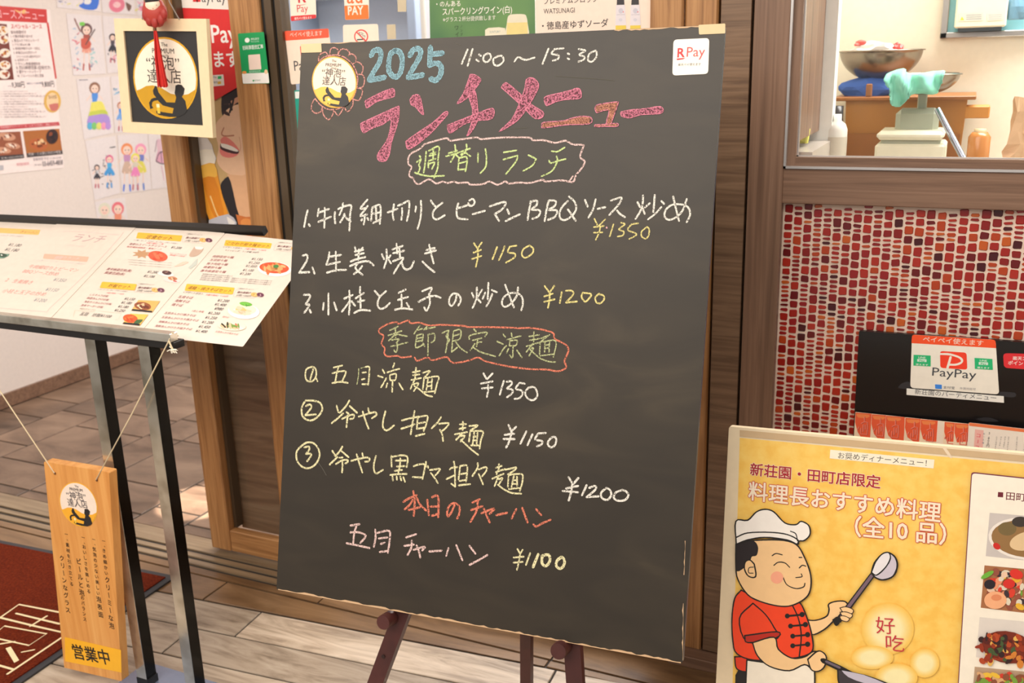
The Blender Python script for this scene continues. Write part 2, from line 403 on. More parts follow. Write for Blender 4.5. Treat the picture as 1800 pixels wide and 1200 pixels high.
# sliding door track: bars with open grooves
M_track = grain('bronze_track', (110, 92, 70), (140, 118, 92), (160, 140, 112), (3, 60, 60), .3, .5)
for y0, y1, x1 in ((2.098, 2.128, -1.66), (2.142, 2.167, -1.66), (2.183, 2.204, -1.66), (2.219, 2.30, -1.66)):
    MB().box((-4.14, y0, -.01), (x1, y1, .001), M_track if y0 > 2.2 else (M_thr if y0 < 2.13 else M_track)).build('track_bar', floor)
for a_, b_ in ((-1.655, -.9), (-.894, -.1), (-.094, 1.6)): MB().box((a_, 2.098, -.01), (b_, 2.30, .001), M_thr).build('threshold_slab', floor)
# ---- white side wall of the entrance
wl = S(MB().box((-4.29, 2.10, -.05), (-4.15, 6.4, 2.75), M_wall), 'wall_left')
S(MB().box((-4.152, 2.10, 0), (-4.138, 6.3, .072), M_lam_h, .003), 'baseboard_left')
S(MB().box((-4.15, 6.3, -.05), (.2, 6.42, 2.75), M_wall), 'wall_back')
S(MB().box((-4.3, 2.3, 2.72), (1.8, 6.42, 2.8), M_wall), 'ceiling')
S(MB().box((-4.3, 2.24, 2.25), (1.8, 2.31, 2.75), M_lam_h), 'wall_header')
# dining room seen through the glass: pale partition with a lighter pier
S(MB().box((-4.15, 4.75, 0), (-.45, 4.9, 2.72), flat((236, 234, 230), .7)), 'wall_inner')
# added bits standing in for bluish reflections and light bands in the glass
sh_ = thing('reflection_shelf', (-2.95, 4.5, 0), 'blue-grey shelf unit standing in the dining room behind the stickers on the glass', 'shelf')
MS_, MW_ = flat((150, 164, 184), .5), flat((236, 240, 246), .4)
for x_ in (-3.38, -2.62): MB().box((x_, 4.45, 0), (x_+.05, 4.72, 2.1), MS_, .003).build('side_panel', sh_)
for z_ in (.5, 1.0, 1.35, 1.62, 1.9): MB().box((-3.33, 4.46, z_), (-2.62, 4.72, z_+.03), MW_, .003).build('shelf_board', sh_)
MB().box((-3.33, 4.70, 0), (-2.62, 4.73, 2.1), flat((190, 200, 214), .5)).build('back_panel', sh_)
cb_ = thing('added_screen', (-2.1, 4.3, 0), 'pale grey partition screen in the dining room left of the green poster', 'screen')
MB().box((-2.42, 4.28, .05), (-2.02, 4.31, 1.95), flat((206, 208, 214), .5), .003).build('screen_panel', cb_)
for x_ in (-2.44, -2.02): MB().box((x_, 4.27, 0), (x_+.025, 4.32, 2.0), flat((190, 186, 176), .4), .003).build('screen_post', cb_)
# ---- door 1: narrow side leaf
d1 = thing('door_1', (-2.0, D, 0), None, None); d1['kind'] = 'structure'
def stile(x0, x1, par, name='stile', y0=2.238, y1=2.278, z0=.012, z1=2.25, mat=None): return MB().box((x0, y0, z0), (x1, y1, z1), mat or M_stile, .004).build(name, par)
stile(-2.188, -2.107, d1); stile(-1.884, -1.778, d1)
MB().box((-2.107, 2.242, .012), (-1.884, 2.274, .088), M_stile_r, .003).build('bottom_rail', d1)
MB().box((-2.107, 2.242, 2.12), (-1.884, 2.274, 2.25), M_stile_r, .003).build('top_rail', d1)
MB().box((-2.107, 2.268, .088), (-2.095, 2.30, 2.12), M_jamb).build('glazing_bead', d1)
MB().box((-2.097, 2.300, .088), (-1.884, 2.304, 2.12), M_glass).build('glass_pane', d1)
MB().box((-2.107, 2.3065, .07), (-1.884, 2.318, 1.10), M_walnut_d).build('wood_panel', d1)
# ---- door 2: wide glazed leaf behind the blackboard
d2 = thing('door_2', (-1.2, D, 0), None, None); d2['kind'] = 'structure'
for a, b, y, m in ((-1.778, -1.766, 2.25, M_black), (-1.766, -1.742, 2.246, M_jamb), (-1.742, -1.733, 2.255, M_black), (-1.733, -1.716, 2.25, M_jamb)):
    MB().box((a, y, .01), (b, 2.29, 2.25), m).build('jamb_strip', d2)
MB().box((-1.716, 2.262, .1), (-.682, 2.268, 2.15), M_glass).build('glass_pane', d2)
stile(-.683, -.606, d2)
MB().box((-1.716, 2.24, .012), (-.683, 2.276, .12), M_stile_r, .003).build('bottom_rail', d2)
MB().box((-1.716, 2.24, 2.14), (-.683, 2.276, 2.25), M_stile_r, .003).build('top_rail', d2)
d3 = thing('door_3', (-.56, 2.25, 0), None, None); d3['kind'] = 'structure'
stile(-.604, -.529, d3, y0=2.246, y1=2.286)
# ---- wall right of the doors
wr = S(MB().box((-.53, 2.275, 0), (-.44, 2.33, 2.25), M_black), 'wall_centre')
MB().box((-.5225, 2.243, .035), (-.4555, 2.276, 2.25), M_walnut_h, .001).build('panel', wr)
S(MB().box((-.604, 2.20, 0), (1.6, 2.262, .032), M_lam_h, .002), 'baseboard_right')
# frame around kitchen window and mosaic
fr = thing('window_1', (-.4, 2.25, 1.2), None, None); fr['kind'] = 'structure'
MB().box((-.4485, 2.236, .032), (-.371, 2.29, 2.25), M_lam_v, .0015).build('frame_post', fr)
MB().box((-.371, 2.2362, 1.226), (1.5, 2.29, 1.304), M_lam_h, .0015).build('frame_rail', fr)
M_alu = flat((205, 200, 198), .3, .6)
MB().box((-.3705, 2.231, 1.304), (-.3655, 2.25, 2.25), M_alu).build('metal_moulding', fr)
MB().box((-.3705, 2.231, 1.304), (1.5, 2.25, 1.309), M_alu).build('metal_moulding', fr)
MB().box((-.3655, 2.243, 1.309), (-.3465, 2.29, 2.25), M_lam_v).build('inner_frame', fr)
MB().box((-.3465, 2.243, 1.309), (1.5, 2.29, 1.328), M_lam_h).build('inner_frame', fr)
MB().box((-.3465, 2.262, 1.328), (1.5, 2.268, 2.25), M_glass).build('glass_pane', fr)
MB().box((-.3465, 2.2565, 1.328), (-.343, 2.262, 2.25), M_alu).build('glazing_bead', fr)
MB().box((-.3465, 2.2565, 1.328), (1.5, 2.262, 1.3305), M_alu).build('glazing_bead', fr)
MB().box((-.42, 2.29, 1.36), (-.348, 2.60, 2.25), M_lam_v).build('jamb_lining', fr)
MB().box((-.42, 2.29, 1.26), (-.318, 2.60, 1.335), flat((190, 180, 170), .25)).build('sill', fr)
# ---- mosaic of hand-cut glass tiles
gm = S(MB().box((-.371, 2.262, .1), (1.1, 2.30, 1.227), flat((232, 208, 190), .75)), 'wall_mosaic')
TC = [flat(c, .22) for c in ((136, 20, 18), (160, 30, 20), (104, 10, 16), (178, 62, 20), (194, 88, 26), (70, 6, 16), (148, 22, 24), (172, 40, 24))]
TW = [7, 6, 4, 4, 2, 2, 4, 4]
tiles = []; col_w = .0213; ci = 0; x = -.369
while x < 1.08:
    z = 1.226 - random.uniform(0, .012); lastsmall = False
    while z > .13:
        if not lastsmall and random.random() < .72: h = random.uniform(.0185, .0245)
        else: h = random.uniform(.0095, .0125)
        lastsmall = h < .015 if random.random() < .6 else False
        tiles.append((x, z-h, x+col_w, z)); z -= h
    x += col_w
def tmesh(x0, z0, x1, z1, mb, mat):
    gp = .0022; j = lambda: random.uniform(-.0011, .0011); c = .0022
    a, b, e, f = x0+gp, z0+gp, x1-gp, z1-gp
    P = [(a+c, b+j()), (e-c, b+j()), (e+j()*.6, b+c), (e+j()*.6, f-c), (e-c, f+j()), (a+c, f+j()), (a+j()*.6, f-c), (a+j()*.6, b+c)]
    cx, cz = (a+e)/2, (b+f)/2; t = random.uniform(.0, .0008); yb, ym, yt = 2.263, 2.2605, 2.2595 - t
    V = [(p[0], yb, p[1]) for p in P] + [(p[0], ym, p[1]) for p in P] + [(cx+(p[0]-cx)*.86, yt, cz+(p[1]-cz)*.86) for p in P]
    mb.add(V, [(i, (i+1) % 8, 8+(i+1) % 8, 8+i) for i in range(8)] + [(8+i, 8+(i+1) % 8, 16+(i+1) % 8, 16+i) for i in range(8)] + [tuple(range(16, 24))], mat)
vis = [t for t in tiles if t[2] < .205 and not (t[0] > -.172 and t[3] < .90) and t[1] > .70]
big = sorted(vis, key=lambda t: -(t[3]-t[1]))[:290]; bs = set(big); rest = MB()
for t in tiles:
    mat = random.choices(TC, TW)[0]
    if t in bs: mb = MB(); tmesh(*t, mb, mat); mb.build('mosaic_tile', gm)
    else: tmesh(*t, rest, mat)
rest.build('small_mosaic_tiles', gm, 'stuff')
# ---- kitchen behind the window
KZ = 1.17
S(MB().box((-.56, 3.12, 0), (1.6, 3.2, 2.72), M_kwall), 'wall_kitchen_back')
S(MB().box((-.42, 2.60, 0), (-.318, 2.655, 2.72), flat((240, 240, 234), .6)).box((-.56, 2.61, 0), (-.50, 3.2, 2.72), M_kwall), 'wall_kitchen_left')
S(MB().box((1.5, 2.3, 0), (1.6, 3.12, 2.72), M_kwall), 'wall_kitchen_right')
kc = MB().box((-.31, 2.45, KZ-.04), (1.495, 3.115, KZ), flat((190, 186, 178), .3, .4), .004).build('kitchen_counter')
tag(kc, 'steel kitchen counter under the utensils behind the window', 'counter')
MB().box((-.30, 2.5, 0), (1.49, 3.10, KZ-.04), flat((170, 168, 162), .4)).build('cabinet_body', kc)

# ================================================================== KITCHEN THINGS
def at(x, y, Y): return atY(x, y, Y)
M_bowl = flat((150, 138, 124), .25, .9)
def bowl(name, pxl, pxr, yr, yb, Y, label, par=None):
    a, b = at(pxl, yr, Y), at(pxr, yr, Y); c = (a+b)/2; r = (b-a).length/2*1.02; h = (c - at((pxl+pxr)/2, yb, Y)).z
    A_ = [math.radians(a) for a in range(0, 91, 9)]; prof = [(r*math.sin(a)**.9, h*(1-math.cos(a)**1.1)) for a in A_] + [(r*1.05, h), (r*1.05, h-.003), (r*.98, h-.003)] + [(r*.96*math.sin(a)**.9, .004 + h*.96*(1-math.cos(a)**1.1)) for a in A_[::-1]]
    o = MB().lathe((c.x, Y+.0, c.z-h), prof, M_bowl, 40).build(name); tag(o, label, 'bowl'); return c, r, h
# brown plastic tub
a, b = at(1462, 170, 2.84), at(1716, 172, 2.84)
M_tub = flat((188, 128, 62), .3); M_tub_d = flat((160, 100, 46), .35)
tub = thing('plastic_tub', ((a.x+b.x)/2, 2.92, KZ), 'large amber brown plastic tub standing behind the white scale', 'tub')
zt = a.z; x0, x1 = a.x+.035, b.x-.02
mb = MB(); y0, y1 = 2.86, 3.08
V = []; 
for (z, s) in ((KZ, .93), (zt-.012, 1.0)):
    for (x, y) in ((x0, y0), (x1, y0), (x1, y1), (x0, y1)):
        V.append(((x0+x1)/2+(x-(x0+x1)/2)*s, (y0+y1)/2+(y-(y0+y1)/2)*s, z))
mb.add(V, [(0, 1, 5, 4), (1, 2, 6, 5), (2, 3, 7, 6), (3, 0, 4, 7), (0, 3, 2, 1)], M_tub).build('tub_wall', tub)
MB().box((a.x, 2.84, zt-.012), (b.x, 3.10, zt-.002), M_tub_d, .002).build('rim', tub)
MB().box((x0+.0, 2.853, KZ), (x1-.01, 2.858, at(1600, 235, 2.85).z), M_tub_d).build('liquid_band', tub)
w0, w1 = at(1711, 208, 2.86), at(1741, 186, 2.86)
MB().box((x1-.005, 2.86, w0.z), (w1.x, 2.93, w1.z), flat((206, 140, 62), .5), .003).build('handle', tub)
# blue cloth, peg, big bowl with packets
def crumple(cx, cy, cz, rx, ry, rz, mat, name, label, cat, seed, amp=.25, par=None):
    bm = bmesh.new(); bmesh.ops.create_icosphere(bm, subdivisions=3, radius=1)
    rnd = random.Random(seed); ph = [(Vector((rnd.uniform(-1, 1), rnd.uniform(-1, 1), rnd.uniform(-1, 1)))*rnd.uniform(3, 7), rnd.uniform(0, 6)) for _ in range(7)]
    for v in bm.verts:
        k = 1 + amp*sum(math.sin(v.co.dot(p)+q) for p, q in ph)/4
        c = v.co*k; v.co = Vector((cx + c.x*rx, cy + c.y*ry, cz + max(c.z, -.55)*rz))
    bm.verts.index_update(); o = MB().add([v.co[:] for v in bm.verts], [[v.index for v in f.verts] for f in bm.faces], mat, False).build(name, par)
    bm.free()
    if label: tag(o, label, cat)
    return o
p = at(1528, 158, 2.93); crumple(p.x-.005, 2.95, zt+.014, .080, .05, .036, flat((72, 112, 200), .9), 'blue_cloth', 'crumpled blue cloth lying on the brown tub under the big bowl', 'cloth', 3)
p = at(1528, 158, 2.85); o = MB().box((p.x-.008, 2.842, zt-.001), (p.x+.007, 2.862, zt+.032), flat((150, 96, 56), .5), .002).build('wooden_peg'); tag(o, 'small brown wooden peg standing on the tub edge before the blue cloth', 'peg')
c, r, h = bowl('steel_mixing_bowl', 1478, 1622, 88, 142, 2.97, 'large steel mixing bowl holding plastic packets')
M_bag = flat((232, 226, 222), .15)
pk = thing('plastic_packets', (c.x, 2.97, c.z-h*.3), 'clear and red plastic packets heaped in the large steel bowl', 'packaging')
crumple(c.x-.01, 2.95, c.z-.006, r*.66, r*.5, .026, M_bag, 'clear_film', None, None, 11, .45, pk)
crumple(c.x+.045, 2.905, c.z+.002, .016, .012, .014, flat((226, 70, 66), .3), 'red_print', None, None, 5, .5, pk)
crumple(c.x-.052, 2.93, c.z+.018, .018, .015, .010, flat((226, 96, 90), .3), 'red_print', None, None, 6, .5, pk)
# kitchen scale
sc = at(1612, 260, 2.66); z_top = at(1612, 232, 2.66).z
scl = thing('kitchen_scale', (sc.x, 2.70, KZ), 'old cream and grey kitchen scale carrying a small steel bowl', 'scale')
M_cream = flat((232, 228, 204), .45); M_gg = flat((168, 172, 154), .5)
k = .00140
def sbox(xa, ya, xb, yb, Ya, Yb, mat, name, bev=.004):
    p, q = at(xa, ya, Ya), at(xb, yb, Ya); return MB().box((p.x, Ya, min(q.z, p.z)), (q.x, Yb, max(q.z, p.z)), mat, bev).build(name, scl)
p, q = at(1538, 253, 2.64), at(1663, 253, 2.64); MB().box((p.x, 2.64, KZ), (q.x, 2.80, p.z), M_cream, .006).build('base', scl)
sbox(1549, 240, 1652, 256, 2.65, 2.78, M_gg, 'platform_support'); sbox(1541, 231, 1659, 247, 2.635, 2.79, M_cream, 'weighing_plate', .008)
sbox(1575, 192, 1647, 236, 2.70, 2.78, M_gg, 'column', .012); sbox(1614, 163, 1628, 194, 2.73, 2.75, M_gg, 'neck', .003)
c2, r2, h2 = bowl('steel_scale_bowl', 1564, 1688, 130, 166, 2.74, 'smaller steel bowl resting on the scale under the teal cloth')
# teal cloth draped over its near side
cl = Print(Plane((c2.x, 2.62, c2.z), (0, -1, 0), (1, 0, 0)), (1440, 0, 4.139))
Q = [cl.q(p) for p in [(480, 545), (600, 505), (650, 545), (760, 535), (900, 520), (905, 560), (850, 680), (760, 675), (660, 690), (640, 730), (575, 780), (520, 750), (510, 640), (470, 590)]]
bm = bmesh.new(); vs = [bm.verts.new(cl.pl.w(q)) for q in smooth(Q + [Q[0]], 3)[:-1]]; f = bm.faces.new(vs)
bmesh.ops.triangulate(bm, faces=[f]); bmesh.ops.subdivide_edges(bm, edges=bm.edges[:], cuts=3, use_grid_fill=True)
for v in bm.verts: v.co.y += .012*math.sin(v.co.x*130 + v.co.z*60) + .006*math.sin(v.co.z*210) + max(0, v.co.z-c2.z+.01)*1.5
bm.verts.index_update(); me = MB().add([v.co[:] for v in bm.verts], [[v.index for v in f.verts] for f in bm.faces], flat((142, 218, 194), .9), True)
o = me.build('teal_cloth'); bm.free(); sm = o.modifiers.new('thickness', 'SOLIDIFY'); sm.thickness = .003
tag(o, 'pale teal cloth draped over the smaller steel bowl', 'cloth')
# bottles and bits
p = at(1470, 240, 2.62); zt2 = at(1470, 212, 2.62).z
bt = thing('white_bottle', (p.x, 2.62, KZ), 'white plastic squeeze bottle at the window corner beside the tub', 'bottle')
r_ = .0262; H_ = at(1470, 222, 2.62).z - KZ
MB().lathe((p.x, 2.62, KZ), [(0, 0), (r_, 0), (r_, H_-.008), (r_*.8, H_+.006), (r_*.4, H_+.014), (r_*.38, H_+.03), (0, H_+.03)], flat((236, 234, 226), .35)).build('body', bt)
MB().lathe((p.x, 2.62, KZ+H_-.07), [(r_+.0006, 0), (r_+.0006, .045)], flat((214, 206, 190), .5)).build('paper_label', bt)
p = at(1470, 200, 2.78); r_ = .018; zz = at(1470, 186, 2.78).z
bt = thing('dark_bottle', (p.x, 2.78, KZ), 'dark sauce bottle with orange side behind the white squeeze bottle', 'bottle')
MB().lathe((p.x, 2.78, KZ), [(0, 0), (r_*1.2, 0), (r_*1.2, zz-KZ-.06), (r_, zz-KZ-.03), (r_, zz-KZ), (0, zz-KZ)], flat((46, 40, 40), .3)).build('body', bt)
MB().lathe((p.x-.016, 2.775, zz-.045), [(0, 0), (.010, .004), (.010, .03), (0, .034)], flat((224, 120, 60), .4), 12).build('orange_cap', bt)
q0, q1 = at(1646, 195, 2.62), at(1697, 285, 2.62)
q1.z = max(q1.z, KZ); o = MB().tube([q0 + Vector((0, .07, 0)), q0 + (q1-q0)*.5 + Vector((0, .035, 0)), q1], .0075, flat((170, 176, 190), .2, .9), 12).build('steel_tube'); tag(o, 'grey steel tube leaning beside the scale', 'tube')
p = at(1721, 250, 2.75); zz = at(1721, 232, 2.75).z
j = thing('amber_jar', (p.x, 2.75, KZ), 'amber brown jar standing right of the brown tub', 'jar')
MB().lathe((p.x, 2.75, KZ), [(0, 0), (.026, 0), (.026, zz-KZ-.012), (.018, zz-KZ), (0, zz-KZ)], flat((190, 124, 66), .2)).build('body', j)
MB().lathe((p.x, 2.75, zz), [(.014, 0), (.014, .008), (0, .008)], flat((214, 190, 150), .4)).build('lid', j)
p0, p1 = at(1770, 275, 2.85), at(1830, 178, 2.85)
mb = MB(); n = 10; V = []
for i in range(n+1):
    for jx in range(7):
        V.append((p0.x + (p1.x-p0.x)*jx/6 + random.uniform(-.002, .002) + (.004 if i % 3 == 0 else 0), 2.85 + random.uniform(-.006, .006), KZ + (p1.z-KZ)*i/n + (random.uniform(-.004, .004) if i == n else 0)))
mb.add(V, [(i*7+k, i*7+k+1, i*7+k+8, i*7+k+7) for i in range(n) for k in range(6)], flat((206, 170, 134), .85))
o = mb.build('paper_bag'); m_ = o.modifiers.new('thickness', 'SOLIDIFY'); m_.thickness = -.06
tag(o, 'crumpled brown paper bag on the counter at the right edge of the kitchen window', 'bag')
p = at(1408, 225, 2.42); o = crumple(p.x+.004, 2.44, 1.335+.022, .014, .014, .028, flat((226, 222, 110), .5), 'yellow_packet', 'small yellow packet on the window sill corner', 'packet', 9)
# serving hatch in the back wall
h0 = at(1652, 68, 3.11); h1 = at(1664, 58, 3.11)
M_ss = flat((176, 172, 168), .3, .8)
S(MB().box((h0.x, 3.095, h0.z), (h0.x+.018, 3.125, 2.2), M_ss, .002).box((h0.x, 3.095, h0.z), (1.0, 3.125, h0.z+.016), M_ss, .002), 'window_2')
o = MB().box((h0.x+.018, 3.112, h0.z+.016), (1.0, 3.119, 2.2), flat((150, 216, 226), .4)).build('backsplash_sheet'); tag(o, 'bright pale cyan sheet lining the opening behind the white appliance', 'panel')
pa, pb = at(1677, 50, 3.06), at(1773, 0, 3.06)
ap = thing('white_appliance', ((pa.x+pb.x)/2, 3.06, pa.z), 'cream box appliance with two small labels standing in the kitchen opening', 'appliance')
MB().box((pa.x, 3.05, pa.z), (pb.x, 3.11, pa.z+.34), flat((238, 232, 206), .4), .004).build('case', ap)
MB().box((pa.x+.01, 3.055, h0.z+.016), (pb.x-.01, 3.105, pa.z), flat((50, 60, 66), .4)).build('feet', ap)
pp = Print(Plane((0, 3.0495, 0), (0, -1, 0), (1, 0, 0)), (1440, 0, 4.139))
pp.P('1015 98 1190 92 1192 150 1018 156', (216, 214, 200)).P('1220 98 1335 92 1337 145 1222 152', (220, 218, 204)).P('1025 148 1055 147 1039 120', (226, 200, 60))
for y in (108, 122, 136): pp.P('1070 %d 1180 %d 1180 %d 1070 %d' % (y, y-3, y+3, y+6), (160, 160, 160)); pp.P('1232 %d 1328 %d 1328 %d 1232 %d' % (y, y-3, y+2, y+5), (180, 180, 178))
pp.build('warning_labels', ap)
p = at(1790, 30, 3.07); o = crumple(p.x, 3.07, h0.z+.075, .03, .02, .06, flat((120, 170, 200), .3), 'blue_bag', 'pale blue plastic bag right of the cream appliance', 'bag', 21)
# ================================================================== BLACKBOARD ON ITS EASEL
TLb = Vector((-1.320374, 1.79387652, 1.59784141)); ub = Vector((.89784525, .06192347, .00627647)); vb = Vector((.02206141, -.2895272, -1.15091225))
nb = ub.cross(vb); nb = nb if nb.y < 0 else -nb
PB = Plane(TLb, nb, ub)
bq = [(530, 78), (1275, 43), (1200, 1166), (486, 1036)]
bc = ctr(PB, bq)
board = thing('blackboard', PB.hit((843, 1100)), 'large black menu board covered in coloured chalk writing, resting on the easel', 'blackboard')
M_side = flat((62, 68, 78), .35)  # blue-grey tone holds the reflection on the board's side face
Q = roundq([PB.uv(p) for p in bq], .006)
slab = MB().prism([PB.w(q) for q in Q], PB.n*-.012, M_board, M_side).build('panel', board)
# worn pale lower and side edges
e = Print(PB); e.h = .0003
M_worn = flat((206, 170, 132), .8)
rr_ = random.Random(4)
def worn(p0, p1, inner, n, wmin, wmax):
    top = []
    for i in range(n+1):
        t = i/n; x = p0[0]+(p1[0]-p0[0])*t; y = p0[1]+(p1[1]-p0[1])*t; k = rr_.uniform(wmin, wmax)
        top.append((x+inner[0]*k, y+inner[1]*k))
    e.poly([p0, p1] + top[::-1], M_worn)
worn((489, 1036.2), (1197, 1165.3), (-.1, -1), 90, .8, 4.2)
worn((1201.5, 1060), (1200.5, 1160), (-1, 0), 16, .3, 2.4)
worn((1205, 950), (1203, 1010), (-1, 0), 8, .2, 1.8)
worn((531, 77.8), (640, 73), (0, 1), 14, .2, 2.0); worn((1080, 52.5), (1230, 45.5), (0, 1), 20, .2, 3.0)
e.build('worn_edge', slab, 'pale chipped edge')['kind'] = 'stuff'
